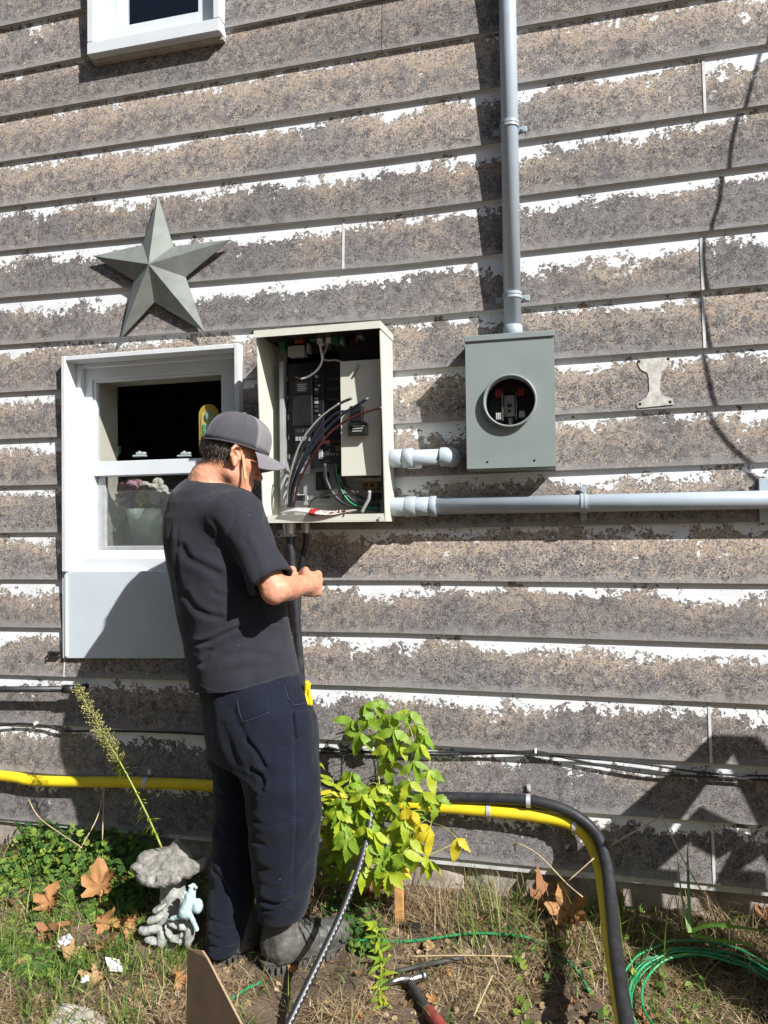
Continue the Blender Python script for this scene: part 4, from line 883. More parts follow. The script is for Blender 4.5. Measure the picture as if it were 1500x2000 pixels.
# ---- shirt
YT = -.40
rings = [(934, 396, 32, .07), (946, 404, 54, .10), (962, 413, 75, .14), (982, 419, 88, .17), (1010, 420, 96, .185), (1050, 426, 105, .195), (1100, 436, 107, .195), (1150, 445, 105, .19), (1200, 455, 105, .185), (1250, 465, 103, .182), (1300, 474, 105, .18), (1335, 482, 104, .18), (1375, 488, 103, .18)]
rz, rc, ra, rb = [], [], [], []
for py, c, h, a in rings:
    P = A3(c, py, YT); s = (P-np.array(CAM))@np.array(FW)/FPX; rz.append(P[2]); rc.append(P); ra.append(a); rb.append(math.sqrt(max((h*s)**2-(a*.32)**2, .0009))/.944)
rz = np.array(rz[::-1]); rc = np.array(rc[::-1]); ra = np.array(ra[::-1]); rb = np.array(rb[::-1])
def stack(z_, c_, a_, b_, grow=0., ex=2.3):
    def fn(P):
        z = P[..., 2]; cx = np.interp(z, z_, c_[:, 0]); cy = np.interp(z, z_, c_[:, 1]); a = np.interp(z, z_, a_)+grow; b = np.interp(z, z_, b_)+grow
        qx, qy = P[..., 0]-cx, P[..., 1]-cy; u = np.abs(qx*Lv[0]+qy*Lv[1])/a; v = np.abs(qx*Fv[0]+qy*Fv[1])/b
        return ((u**ex+v**ex)**(1/ex)-1)*np.minimum(a, b)
    return fn
tors = stack(rz, rc, ra, rb)
SR = A3(462, 1008, -.535); SLv = SR+Lv*.36; EL = A3(537, 1150, -.60); ELL = SLv+Fv*.10-Zv*.25
SE = A3(530, 1136, -.592); SEL = SLv+(ELL-SLv)*.75
WR = A3(598, 1142, -.375); WL = A3(536, 1136, -.27)
lo = np.array([rc[:, 0].min()-.34, YT-.32, rz[0]-.02]); hi = np.array([rc[:, 0].max()+.34, YT+.36, rz[-1]+.03])
S = SDF(lo, hi, .0045)
zh = A3(480, 1350, YT-.1)[2]
hemz = lambda P: zh+.012-(P[..., 0]-A3(480, 1350, YT-.1)[0])*-.12-.02*(P[..., 1]-YT)
def shirt_body(P):
    d = np.maximum(tors(P), np.maximum(hemz(P)-P[..., 2], P[..., 2]-rz[-1])); return d
S.fn(lo, hi, shirt_body)
for sh_, se in ((SR, SE), (SLv, SEL)):
    ax = (se-sh_)/np.linalg.norm(se-sh_)
    def sl_fn(P, sh_=sh_, se=se, ax=ax):
        pa = P-sh_; L = np.linalg.norm(se-sh_); t = pa@ax; tt = np.clip(t/L, 0, 1); q = pa-np.clip(t, 0, L+.05)[..., None]*ax
        d = np.linalg.norm(q, axis=-1)-(.068+.004*tt-.010*np.sin(tt*3.1)); return np.maximum(d, t-L)
    S.fn(np.minimum(sh_, se)-.1, np.maximum(sh_, se)+.1, sl_fn, .05)
    S.cap(se-ax*.03, se+ax*.06, .058, .06, k=.006, op=-1)
S.ell(A3(452, 1003, -.52), (.085, .085, .06), k=.06); S.ell(SLv+Zv*.01, (.08, .08, .05), k=.05)
cr = []
for line, wd, dep in [([(334, 1015), (331, 1080), (341, 1150), (353, 1225)], 5, .005), ([(346, 1020), (346, 1090), (354, 1150)], 5, .004), ([(352, 1055), (368, 1088), (395, 1104), (440, 1126)], 10, .0085),
                      ([(358, 1150), (380, 1186), (412, 1203), (446, 1206)], 9, .008), ([(366, 1258), (402, 1254), (442, 1236), (492, 1217), (530, 1213), (560, 1221)], 6, .010), ([(520, 1208), (558, 1222)], 4, .005),
                      ([(374, 1282), (395, 1296), (412, 1262)], 8, .010), ([(430, 1285), (490, 1275), (560, 1290)], 11, .003), ([(420, 1320), (480, 1305), (570, 1300)], 12, .003), ([(432, 1062), (428, 1035), (412, 1012)], 7, .005), ([(445, 1085), (470, 1150), (500, 1180)], 9, .006),
                      ([(470, 1040), (500, 1095), (508, 1140)], 10, .0035), ([(520, 1040), (545, 1095)], 10, .003), ([(410, 1150), (430, 1162), (450, 1165)], 8, .004), ([(530, 1190), (560, 1186)], 6, .004)]: cr += fold(line, wd, dep)
cr += [([(441, 1068), (448, 1035), (460, 1003), (478, 992), (490, 985)], 3.2, -.003), ([(412, 952), (440, 970), (458, 992)], 2.6, -.0016)]
shirt_me = S.mesh('shirt', M['shirt'], crease_disp(cr, [((9, 9, 6), .0035, 3), ((26, 26, 14), .0016, 2)]))
shirt = obj('shirt', shirt_me, None, man)
def bvh(me): v = [q.co.copy() for q in me.vertices]; return BVHTree.FromPolygons(v, [tuple(p.vertices) for p in me.polygons])
def hitter(me):
    T = bvh(me)
    def f(px, py, off=0.):
        d = ray(px, py).normalized(); h = T.ray_cast(CAM, d)
        if h[0] is None: return None
        return h[0]-d*off
    return f
hs = hitter(shirt_me)
def seam(name, hit, lines, r, m, parent, off=.0005, dash=False):
    b = BM()
    for ln in lines:
        P = []
        for i in range(len(ln)-1):
            (x0, y0), (x1, y1) = ln[i], ln[i+1]; n = max(2, int(math.hypot(x1-x0, y1-y0)/3))
            for k in range(n):
                h = hit(x0+(x1-x0)*k/n, y0+(y1-y0)*k/n, off)
                if h: P.append(h)
        if dash:
            for k in range(0, len(P)-1, 2): tubes_bm(b, [[P[k], P[k+1]]], r, 4, .02)
        elif len(P) > 2: tubes_bm(b, [P], r, 5, .012)
    o = obj(name, b, m, parent); o['kind'] = 'stuff'; return o
seam('stitching', hs, [[(388, 1334), (405, 1346), (428, 1352), (470, 1346), (520, 1331), (585, 1309)], [(497, 1149), (530, 1132), (558, 1106)], [(442, 1066), (449, 1035), (461, 1004)], [(415, 953), (440, 970), (458, 993)]], .0007, M['shirtthread'], shirt, .0003)
# ---- collar
nb = A3(416, 950, -.405)
# ---- head frame
HA = R(48); HP = R(15); Fh0 = np.array([math.cos(HA), math.sin(HA), 0]); lh = np.array([-math.sin(HA), math.cos(HA), 0])
fh = Fh0*math.cos(HP)-Zv*math.sin(HP); uh = Fh0*math.sin(HP)+Zv*math.cos(HP); HM = np.stack([fh, lh, uh], 1)
Hc = A3(463, 892, -.455)+.074*lh
Hp = lambda x, y, z: Hc+x*fh+y*lh+z*uh
lo = np.array([rc[:, 0].min()-.22, YT-.28, rz[3]]); hi = np.array([A3(660, 1100, -.3)[0], YT+.30, A3(470, 795, YT)[2]+.02])
B_ = SDF(lo, hi, .0034)
B_.fn(lo, np.array([hi[0], hi[1], rz[-1]]), lambda P: np.maximum(tors(P)+.028, P[..., 2]-rz[-1]+.012), .0)
# neck and trapezius
B_.cap(Hp(-.012, 0, -.02), A3(408, 962, -.405), .050, .060, k=.03)
B_.cap(A3(404, 935, -.41), A3(394, 985, -.43), .044, .04, k=.05); B_.cap(A3(406, 935, -.39), A3(402, 985, -.30), .042, .04, k=.05)
B_.cap(A3(424, 918, -.42), A3(408, 940, -.44), .034, .04, k=.05)
# skull, face, jaw
B_.ell(Hp(-.004, 0, .042), (.092, .077, .086), HM, .02); B_.ell(Hp(.038, 0, -.025), (.060, .056, .082), HM, .04)
B_.cap(Hp(.0, -.052, -.055), Hp(.068, -.022, -.088), .018, .016, k=.03); B_.cap(Hp(.0, .052, -.055), Hp(.068, .022, -.088), .018, .016, k=.03); B_.cap(Hp(.074, -.012, -.090), Hp(.074, .012, -.090), .017, k=.03)
B_.ell(Hp(.045, 0, -.06), (.045, .045, .05), HM, .03)
for s in (-1, 1):
    B_.ell(Hp(.058, s*.046, -.012), (.022, .02, .02), HM, .025); B_.ell(Hp(.088, s*.032, .010), (.016, .019, .013), HM, .012, -1); B_.ell(Hp(.076, s*.032, .010), (.0135, .0135, .0125), HM, .003)
B_.cap(Hp(.083, -.036, .028), Hp(.083, .036, .028), .011, k=.02)
B_.cap(Hp(.092, 0, .018), Hp(.124, 0, -.030), .009, .0125, k=.014); B_.ell(Hp(.109, .011, -.034), (.011, .008, .008), HM, .008); B_.ell(Hp(.109, -.011, -.034), (.011, .008, .008), HM, .008)
B_.ell(Hp(.096, 0, -.060), (.012, .024, .0065), HM, .008); B_.ell(Hp(.093, 0, -.072), (.012, .021, .0075), HM, .008); B_.ell(Hp(.106, 0, -.066), (.01, .022, .0018), HM, .004, -1)
for s in (-1, 1):                                      # ears: shell, rim, lobe, hollow
    er = lambda x, z, y=.0: Hp(-.008+x*.996-z*.087, s*(.076+y), z*.996+x*.087)
    B_.ell(er(0, .0, .004), (.020, .008, .031), HM, .008)
    pts = [er(.012, -.006, .006), er(.016, .012, .010), er(.008, .028, .014), er(-.010, .031, .018), er(-.021, .016, .020), er(-.020, -.004, .017), er(-.010, -.022, .011)]
    for p, q in zip(pts[:-1], pts[1:]): B_.cap(p, q, .0048, k=.004)
    B_.ell(er(.0, -.029, .008), (.009, .006, .009), HM, .006); B_.ell(er(-.002, .006, .016), (.011, .008, .017), HM, .004, -1); B_.cap(er(-.006, .014, .013), er(.004, .002, .010), .0035, k=.003); B_.ell(er(.012, -.008, .008), (.005, .004, .007), HM, .004)
# arms
def arm(sh_, el, wr, s):
    B_.cap(sh_, el+(sh_-el)*.1, .050, .042, k=.02); d = (wr-el)/np.linalg.norm(wr-el); L = np.linalg.norm(wr-el)
    B_.cap(el, el+d*L*.45, .0435, .0405, k=.008); B_.cap(el+d*L*.45, wr, .0405, .0300, k=.006); B_.ell(el-d*.016-Zv*.018, (.022, .022, .022), None, .022)
    up = Zv-d*(d@Zv); up /= np.linalg.norm(up); inn_ = np.cross(up, d)*(1 if s > 0 else -1)
    Mh = np.stack([d, inn_, up], 1)
    B_.ell(wr+d*.048-up*.002, (.054, .022, .043), Mh, .016); B_.cap(wr-d*.01, wr+d*.03, .0295, .028, k=.01)
    for i, (o_, l1, l2, l3, r_) in enumerate([(.031, .040, .026, .020, .0100), (.010, .044, .029, .021, .0103), (-.011, .040, .027, .020, .0098), (-.031, .032, .021, .018, .0088)]):
        k0 = wr+d*(.088-.004*abs(i-1))+up*o_-inn_*.006; a1 = d*.45+inn_*.85-up*.12; a1 /= np.linalg.norm(a1); a2 = -d*.55+inn_*.80-up*.12; a2 /= np.linalg.norm(a2); a3 = -d*.95-inn_*.05; a3 /= np.linalg.norm(a3)
        k1 = k0+a1*l1; k2 = k1+a2*l2; k3 = k2+a3*l3
        B_.ell(k0, (r_*1.2,)*3, None, .010); B_.cap(k0, k1, r_, r_*.95, k=.004); B_.cap(k1, k2, r_*.95, r_*.88, k=.003); B_.cap(k2, k3, r_*.88, r_*.75, k=.003)
        B_.cap(wr+d*.02+up*o_*.6-inn_*.006, k0, .010, .0105, k=.012)
    t0 = wr+d*.018+up*.026+inn_*.008; t1 = t0+d*.034+up*.018+inn_*.018; t2 = t1+d*.026-up*.004+inn_*.022; t3 = t2+d*.006-up*.016+inn_*.016
    B_.cap(t0, t1, .0155, .0125, k=.014); B_.cap(t1, t2, .0122, .0108, k=.004); B_.cap(t2, t3, .0108, .009, k=.003)
    return d, up, inn_
arm(SR, EL, WR, -1 if False else 1); arm(SLv, ELL, WL, -1)
body = obj('body', B_.mesh('body', M['skin'], lambda V, N: V+N*(.0012*fbm(V*38, 3)+.0005*fbm(V*160, 2))[:, None]), None, man)
# collar ring of the shirt: follows the neck opening
pts = []
for i in range(25):
    a = 2*math.pi*i/24; c = A3(416, 947, -.405); P = c+Fv*math.cos(a)*.074+Lv*math.sin(a)*.080; P = P+Zv*(-.012*math.cos(a)+.016*math.sin(a)-.010); pts.append(P)
tube('collar', pts, .0075, M['shirt'], shirt, 10, .012)
# ---- hair
hairS = SDF(Hc-.14, Hc+.16, .003)
hairS.ell(Hp(-.006, 0, .042), (.097, .081, .090), HM, .0)
CP = R(14); cf = Fh0*math.cos(CP)-Zv*math.sin(CP); cu = Fh0*math.sin(CP)+Zv*math.cos(CP); CM = np.stack([cf, lh, cu], 1); Cc = A3(462, 873, -.40)+np.array([0, 0, 0]); Cc = Cc+lh*(.0)
def hclip(P):
    q = (P-Hc)@HM; n = .008*fbm(P*70, 2); back = -.018-q[..., 0]+n; low = q[..., 2]+.066+n-.25*(q[..., 0]+.06); return -np.minimum(back, low)
hairS.put(Hc-.14, Hc+.16, lambda P: -hclip(P), 0, -1)
hairS.ell(A3(423, 874, -.405), (.041, .066, .044), np.stack([Fh0, lh, Zv], 1), .02)
hairS.put(Hc-.14, Hc+.16, lambda P: .004-((P-Cc)@CM)[..., 2], 0, -1)
hair = obj('hair', hairS.mesh('hair', M['hair'], lambda V, N: V+N*(.0025*fbm(V*np.array([150, 150, 60]), 2))[:, None]), None, man)
hv = np.array([v.co[:] for v in hair.data.vertices]); hn = np.array([v.normal[:] for v in hair.data.vertices])
ok = ((hv-Cc)@CM)[:, 2] < .008; hv, hn = hv[ok], hn[ok]; b = BM()
for k in rng.integers(0, len(hv), 2600):               # short strands over the base
    P, n = hv[k], hn[k]; d = -Zv*.75+n*.45+rng.normal(size=3)*.28-Fh0*.1; d /= np.linalg.norm(d); s = np.cross(d, n); s /= np.linalg.norm(s)+1e-9; L = rng.uniform(.007, .016)
    v = [b.verts.new(P+s*.0008), b.verts.new(P-s*.0008), b.verts.new(P+d*L+n*.001)]; b.faces.new(v)
so_ = obj('strands', b, M['hair'], hair); so_['kind'] = 'stuff'
# ---- cap
cap = thing('cap', tuple(Cc), None, None); par(cap, man)
cap.matrix_parent_inverse = Matrix.Translation(-Vector(man.location))
def capP(th, ph, g=0.):                                # th around (0 = front), ph 0 at the band .. 1 at the button
    r = math.cos(ph*math.pi/2)**.80; h = math.sin(ph*math.pi/2)**.86; fr = max(0, math.cos(th)); rad_f = .112+g; rad_l = .087+g
    z = (.118+g)*h; x = rad_f*r*math.cos(th)+.010*fr*math.sin(ph*math.pi)*1.2; y = rad_l*r*math.sin(th)
    sm = .0012*(abs(math.sin(th*3+.0)) < .05); return Cc+cf*x+lh*y+cu*(z-.004)+0*sm
def patch_dome(t0, t1, g, name, m, n=26, k=16):
    b = BM(); G_ = [[b.verts.new(capP(t0+(t1-t0)*i/n, j/k*.985, g)) for j in range(k+1)] for i in range(n+1)]; I_ = [[b.verts.new(capP(t0+(t1-t0)*i/n, j/k*.985, g-.003)) for j in range(k+1)] for i in range(n+1)]
    for i in range(n):
        for j in range(k):
            f = b.faces.new((G_[i][j], G_[i+1][j], G_[i+1][j+1], G_[i][j+1])); f.smooth = True; b.faces.new((I_[i][j], I_[i][j+1], I_[i+1][j+1], I_[i+1][j]))
    for i in range(n): b.faces.new((G_[i][0], I_[i][0], I_[i+1][0], G_[i+1][0]))
    for j in range(k): b.faces.new((G_[0][j], G_[0][j+1], I_[0][j+1], I_[0][j])); b.faces.new((G_[n][j], I_[n][j], I_[n][j+1], G_[n][j+1]))
    return obj(name, b, m, cap, False)
tf = R(74)
def smooth_shade(o): o.data.polygons.foreach_set('use_smooth', [True]*len(o.data.polygons)); return o
smooth_shade(patch_dome(-tf, tf, .0015, 'front_panel', M['capgrey']))
def mesh_dome():
    o = patch_dome(tf+.002, 2*math.pi-tf-.002, 0., 'mesh_crown', M['capdark'], 60); return smooth_shade(o)
mesh_dome()
b = BM(); ball(b, Cc+cu*.116, .0085, (1, 1, .6), 8); obj('button', b, M['capgrey'], cap, True)
b = BM(); tubes_bm(b, [[capP(t, j/12*.97, .0008) for j in range(13)] for t in (R(100), R(107), R(-100), R(-107), R(180), R(150), R(-150))], .0010, 5); o = obj('seam', b, M['capdark'], cap); o['kind'] = 'stuff'
tube('sweatband', [capP(2*math.pi*i/40, .0, -.001)-cu*.003 for i in range(41)], .0032, M['capdark'], cap, 6, .02)
bp_ = R(11); bf = cf*math.cos(bp_)-cu*math.sin(bp_); bu = cf*math.sin(bp_)+cu*math.cos(bp_)
b = BM(); n, k = 28, 10; T_, U_ = [], []
for i in range(n+1):
    th = -R(72)+R(144)*i/n; rowt, rowu = [], []
    for j in range(k+1):
        v = j/k; base_ = capP(th, 0., .0)-Cc; ext = .079*max(0, math.cos(th*1.18))**.55*v
        lat = base_@lh*(1+.10*v); P = Cc+cf*(base_@cf)+lh*lat+bf*ext-cu*(7.0*lat*lat*(.2+.8*v)-.0)+cu*(base_@cu)+cu*.006*math.sin(v*2.5)
        rowt.append(b.verts.new(P)); rowu.append(b.verts.new(P-bu*.0035))
    T_.append(rowt); U_.append(rowu)
for i in range(n):
    for j in range(k): b.faces.new((T_[i][j], T_[i][j+1], T_[i+1][j+1], T_[i+1][j])); b.faces.new((U_[i][j], U_[i+1][j], U_[i+1][j+1], U_[i][j+1]))
    b.faces.new((T_[i][k], U_[i][k], U_[i+1][k], T_[i+1][k]))
for j in range(k): b.faces.new((T_[0][j], U_[0][j], U_[0][j+1], T_[0][j+1])); b.faces.new((T_[n][j], T_[n][j+1], U_[n][j+1], U_[n][j]))
obj('brim', b, M['capgrey'], cap, True)
# ---- trousers
hipz = [(1310, 482, 98, .165), (1345, 494, 100, .175), (1400, 508, 103, .18), (1440, 512, 102, .17), (1475, 514, 95, .155)]
z_, c_, a_, b2 = [], [], [], []
for py, c, h, a in hipz:
    P = A3(c, py, YT); s = (P-np.array(CAM))@np.array(FW)/FPX; z_.append(P[2]); c_.append(P); a_.append(a); b2.append(math.sqrt((h*s)**2-(a*.32)**2)/.944)
z_ = np.array(z_[::-1]); c_ = np.array(c_[::-1]); a_ = np.array(a_[::-1]); b2 = np.array(b2[::-1])
near = [(532, 1400, -.47, .100), (541, 1470, -.475, .108), (550, 1530, -.472, .112), (555, 1585, -.468, .1125), (554, 1640, -.462, .106), (555, 1700, -.455, .094), (552, 1750, -.45, .081), (548, 1782, -.448, .074)]
far = [(468, 1400, -.34, .105), (472, 1480, -.335, .098), (474, 1550, -.335, .094), (468, 1620, -.345, .088), (459, 1690, -.365, .080), (451, 1760, -.39, .071), (443, 1815, -.415, .060), (436, 1858, -.43, .050)]
lo = np.array([A3(380, 1400, -.3)[0]-.05, -.68, A3(500, 1880, -.42)[2]-.03]); hi = np.array([A3(650, 1400, -.5)[0]+.1, -.12, z_[-1]+.02])
T = SDF(lo, hi, .0048)
hp = stack(z_, c_, a_, b2)
for leg in (near, far):
    for p, q in zip(leg[:-1], leg[1:]): T.cap(A3(*p[:3]), A3(*q[:3]), p[3], q[3], k=.022)
T.fn(np.array([lo[0], lo[1], z_[0]-.1]), np.array([hi[0], hi[1], z_[-1]]), lambda P: np.maximum(hp(P), np.maximum(P[..., 2]-z_[-1], (z_[0]-P[..., 2])*.8)), .07)
zb_n = A3(545, 1788, -.45)[2]; zb_f = A3(437, 1862, -.445)[2]
xs_ = (A3(500, 1780, -.45)[0])
T.put(lo, hi, lambda P: np.maximum(P[..., 2]-zb_n-.12*(P[..., 0]-A3(548, 1780, -.45)[0]), xs_-P[..., 0]), 0, -1)
T.put(lo, hi, lambda P: P[..., 2]-zb_f, 0, -1)
cr = []
for line, wd, dep in [([(476, 1440), (500, 1465), (522, 1505)], 7, .010), ([(482, 1500), (505, 1508), (514, 1530), (508, 1552)], 7, .011), ([(486, 1560), (502, 1548), (520, 1520)], 6, .007), ([(488, 1600), (520, 1612), (560, 1604)], 8, .004), ([(492, 1640), (520, 1652)], 6, .005),
                      ([(494, 1690), (525, 1700), (560, 1695)], 8, .004), ([(500, 1748), (538, 1766), (572, 1748)], 7, .012), ([(500, 1772), (535, 1778), (565, 1772)], 6, .008), ([(505, 1725), (545, 1735), (590, 1730)], 8, .005), ([(600, 1470), (585, 1500), (570, 1540)], 8, .003),
                      ([(412, 1690), (435, 1722), (462, 1765)], 7, .007), ([(408, 1795), (440, 1806), (466, 1800)], 6, .007), ([(408, 1822), (436, 1834), (464, 1826)], 5, .008), ([(408, 1845), (440, 1852), (460, 1846)], 5, .006), ([(413, 1610), (440, 1636), (466, 1640)], 8, .005), ([(416, 1540), (440, 1556), (460, 1556)], 7, .005),
                      ([(430, 1400), (445, 1450), (470, 1500)], 10, .006), ([(452, 1375), (470, 1420), (490, 1450)], 8, .006), ([(560, 1590), (600, 1600), (620, 1596)], 9, .003), ([(600, 1660), (580, 1690), (560, 1720)], 9, .004)]: cr += fold(line, wd, dep)
cr += [([(574, 1360), (572, 1400), (575, 1480), (578, 1570), (576, 1650), (572, 1715), (570, 1760)], 3, -.002), ([(470, 1360), (474, 1395)], 3, -.004)]
pants_me = T.mesh('trousers', M['pants'], crease_disp(cr, [((9, 9, 5), .0045, 3), ((24, 24, 12), .002, 2)]))
pants = obj('trousers', pants_me, None, man); ht = hitter(pants_me)
seam('stitching', ht, [[(574, 1390), (575, 1480), (578, 1570), (576, 1650), (572, 1715), (570, 1755)], [(570, 1390), (571, 1480), (574, 1570), (572, 1650), (568, 1715)], [(513, 1345), (522, 1395)], [(518, 1343), (527, 1393)]], .0006, M['thread'], pants, .0004, True)
def patch(name, quad, off, parent, m, hit, n=10):
    b = BM(); Q = [Vector(q) for q in quad]; g = []
    for i in range(n+1):
        row = []
        for j in range(n+1):
            u, v = i/n, j/n; p = Q[0]*(1-u)*(1-v)+Q[1]*u*(1-v)+Q[2]*u*v+Q[3]*(1-u)*v; e = min(u, 1-u, v, 1-v)
            h = hit(p[0], p[1], off*min(1, e*n*1.0+.0)-.001); row.append(b.verts.new(h) if h else None)
        g.append(row)
    for i in range(n):
        for j in range(n):
            q = (g[i][j], g[i+1][j], g[i+1][j+1], g[i][j+1])
            if all(q): b.faces.new(q).smooth = True
    return obj(name, b, m, parent)
patch('back_pocket', [(462, 1366), (526, 1347), (531, 1390), (470, 1412)], .005, pants, M['pants'], ht)
patch('tool_pocket', [(571, 1386), (609, 1384), (616, 1440), (577, 1444)], .013, pants, M['pants'], ht)
patch('front_pocket', [(557, 1340), (596, 1330), (600, 1372), (566, 1376)], .006, pants, M['pants'], ht)
seam('pocket_stitching', ht, [[(556, 1338), (562, 1362), (575, 1377), (598, 1374)], [(463, 1369), (468, 1392), (473, 1410), (500, 1402), (530, 1389)]], .0006, M['thread'], pants, .007)
# yellow handled pliers sticking out of the pocket
tp = thing('pliers', at(601, 1372, -.55), 'yellow handled pliers sticking out of the thigh pocket', 'pliers')
h0 = ht(606, 1378, .004) or at(606, 1378, -.5); yy = h0.y-.012
tube('handle', [at(600, 1378, yy), at(597, 1360, yy), at(598, 1344, yy-.002), at(600, 1330, yy-.004)], lambda t: .0062+.0016*math.sin(t*9), M['yellowtool'], tp, 10, .006)
tube('handle', [at(607, 1378, yy+.008), at(605, 1358, yy+.008), at(603, 1342, yy+.006), at(604, 1334, yy+.006)], lambda t: .0058+.0012*math.sin(t*7), M['yellowtool'], tp, 10, .006)
# pencil behind the ear
pe = thing('pencil', at(478, 910, -.5), 'flat carpenter pencil tucked behind the ear and lying along the cheek', 'pencil')
eY = Hp(.04, -.082, 0)[1]-.016
p0, p1, p2 = at(473, 878, eY+.006), at(479, 935, eY-.004), at(481, 947, eY-.004)
b = BM(); cyl(b, p0, p1, .0055, n=6); obj('shaft', b, M['pencilwood'], pe); b = BM(); cyl(b, p1, p2, .0055, .0008, 6); obj('point', b, M['card'], pe)
# ---- boots
def boot(heel, ang, parent, L=.305):
    fd = np.array([math.cos(ang), math.sin(ang), 0]); ld = np.array([-math.sin(ang), math.cos(ang), 0]); h = np.array(heel); BMx = np.stack([fd, ld, Zv], 1); q = lambda x, y, z: h+fd*x+ld*y+Zv*z
    s = SDF(h-.2-fd*.05+fd*.15, h+.2+fd*.2+Zv*.1, .004)
    s.ell(q(.055, 0, .07), (.062, .043, .062), BMx, .02); s.cap(q(.062, 0, .08), q(.05, 0, .19), .053, .052, k=.04); s.cap(q(.07, 0, .07), q(.16, .003, .06), .05, .047, k=.04)
    s.ell(q(.155, .002, .052), (.1, .047, .048), BMx, .04); s.ell(q(.232, .004, .052), (.068, .051, .045), BMx, .03); s.cap(q(.08, 0, .03), q(.23, 0, .03), .042, .044, k=.02)
    s.put(h-.3, h+.4, lambda P: -(P[..., 2]-h[2]-.022), 0, -1) if False else s.put(h-.3, h+.4, lambda P: (P[..., 2]-h[2]-.022), 0, -1)
    s.put(h-.3, h+.4, lambda P: (h[2]+.185-P[..., 2]), 0, -1)
    bo = obj('boot', s.mesh('boot', M['boot'], lambda V, N: V+N*(.0022*fbm(V*38, 3)+.0012*fbm(V*np.array([110, 110, 60]), 2)-.0035*np.exp(-(((V-h)@fd-.175)/.008)**2)*((V-h)[:, 2] > .05))[:, None]), None, parent)
    b = BM(); out = []
    for i in range(48):
        a = 2*math.pi*i/48; x = .15+.158*math.cos(a); w_ = (.042+.013*math.exp(-((x-.22)/.07)**2)-.006*math.exp(-((x-.12)/.04)**2)); sy = math.copysign(abs(math.sin(a))**.55, math.sin(a)); out.append((x, w_*sy))
    rows = [[b.verts.new(q(.15+(x-.15)*g, y*g, z)) for x, y in out] for g, z in ((.97, -.004), (1., .004), (1., .018), (1.025, .020), (1.025, .027), (.98, .030))]
    for r_ in range(len(rows)-1):
        for i in range(48): b.faces.new((rows[r_][i], rows[r_][(i+1) % 48], rows[r_+1][(i+1) % 48], rows[r_+1][i]))
    b.faces.new(rows[0][::-1]); b.faces.new(rows[-1]); obj('sole', b, M['sole'], bo)
    b = BM()
    for i in range(16):                                # tread lugs
        for sd in (-1, 1):
            x = .015+i*.018; w_ = (.042+.013*math.exp(-((x-.22)/.07)**2)-.006*math.exp(-((x-.12)/.04)**2))*(1-max(0, abs(x-.15)/.158-.8)*2)
            c = q(x, sd*w_*.93, .003); box(b, -.006, .006, -.008, .008, -.010, .012, .001, 1, Matrix.Translation(c) @ Matrix.Rotation(ang, 4, 'Z'))
    o = obj('tread', b, M['sole'], bo); o['kind'] = 'stuff'
    tp_ = BVHTree.FromPolygons([v.co.copy() for v in bo.data.vertices], [tuple(p.vertices) for p in bo.data.polygons]); paths = []
    for i in range(5):
        x = .098+i*.020
        for sd in (-1, 1):
            P = []
            for t in np.linspace(-1, 1, 7):
                o_ = Vector(q(x+.010*sd*t, .030*t, .3)); hh = tp_.ray_cast(o_, Vector((0, 0, -1)))
                if hh[0]: P.append(hh[0]+Vector((0, 0, .0018)))
            if len(P) > 2: paths.append(P)
    top = Vector(q(.092, -.012, .13)); paths.append([top, Vector(q(.11, -.045, .12)), Vector(q(.125, -.06, .075))]); paths.append([top, Vector(q(.13, -.03, .115)), Vector(q(.15, -.056, .08))])
    b = BM(); tubes_bm(b, paths, .0021, 6, .01); o = obj('laces', b, M['black'], bo); o['kind'] = 'stuff'
    return bo
hr = on_ground(516, 1893, 0)
boot(np.array([hr.x, hr.y, hr.z+.002]), R(39), man)
hl = on_ground(424, 1884, 0)
boot(np.array([hl.x-.0, hl.y+.02, hl.z+.002]), R(52), man)
b = BM(); P = ht(566, 1776, .0) 
q_ = on_ground(575, 1775); c_b = Vector(tuple(A3(572, 1776, -.475))); box(b, -.02, .012, -.003, .003, -.008, .008, .002, 1, Matrix.Translation(c_b) @ Matrix.Rotation(R(35), 4, 'Z')); obj('boot_tag', b, M['yellow'], man)
# ------------------------------------------------------------------ strands (grass, straw) and ground cover
def strands(name, base, length, lean_dir, lean, width, m, u, curl=.6, label=None, droop=0.):
    n = len(base); K = 4; V = np.zeros((n, K, 2, 3)); UVs = np.zeros((n, K, 2, 2)); UVs[..., 0] = u[:, None, None]
    d = np.stack([np.cos(lean_dir), np.sin(lean_dir), 0*lean_dir], -1); sd = np.stack([-d[:, 1], d[:, 0], d[:, 2]], -1)
    rot = rng.uniform(-1, 1, n); sd = sd*np.cos(rot)[:, None]+d*np.sin(rot)[:, None]*.7
    for k in range(K):
        t = k/(K-1); ang = lean*(1-curl+curl*2*t)
        if k == 0: pos = base.copy()
        else:
            st = length/(K-1); pos = pos+d*(np.sin(ang)*st)[:, None]; pos[:, 2] += np.cos(ang)*st
        g = G(pos[:, 0], pos[:, 1]); pos[:, 2] = np.maximum(pos[:, 2], g+.002+.004*rng.random(n))
        wd = width*(1-.93*t**1.5)
        V[:, k, 0] = pos-sd*wd[:, None]; V[:, k, 1] = pos+sd*wd[:, None]
    i = np.arange(n)[:, None]*K*2; q = np.array([[2*k, 2*k+1, 2*k+3, 2*k+2] for k in range(K-1)]); Fq = (i[:, :, None]+q[None]).reshape(-1, 4)
    o = obj(name, mesh_np(name, V.reshape(-1, 3), Fq, m, True, UVs.reshape(-1, 2)))
    return tag(o, kind='stuff')
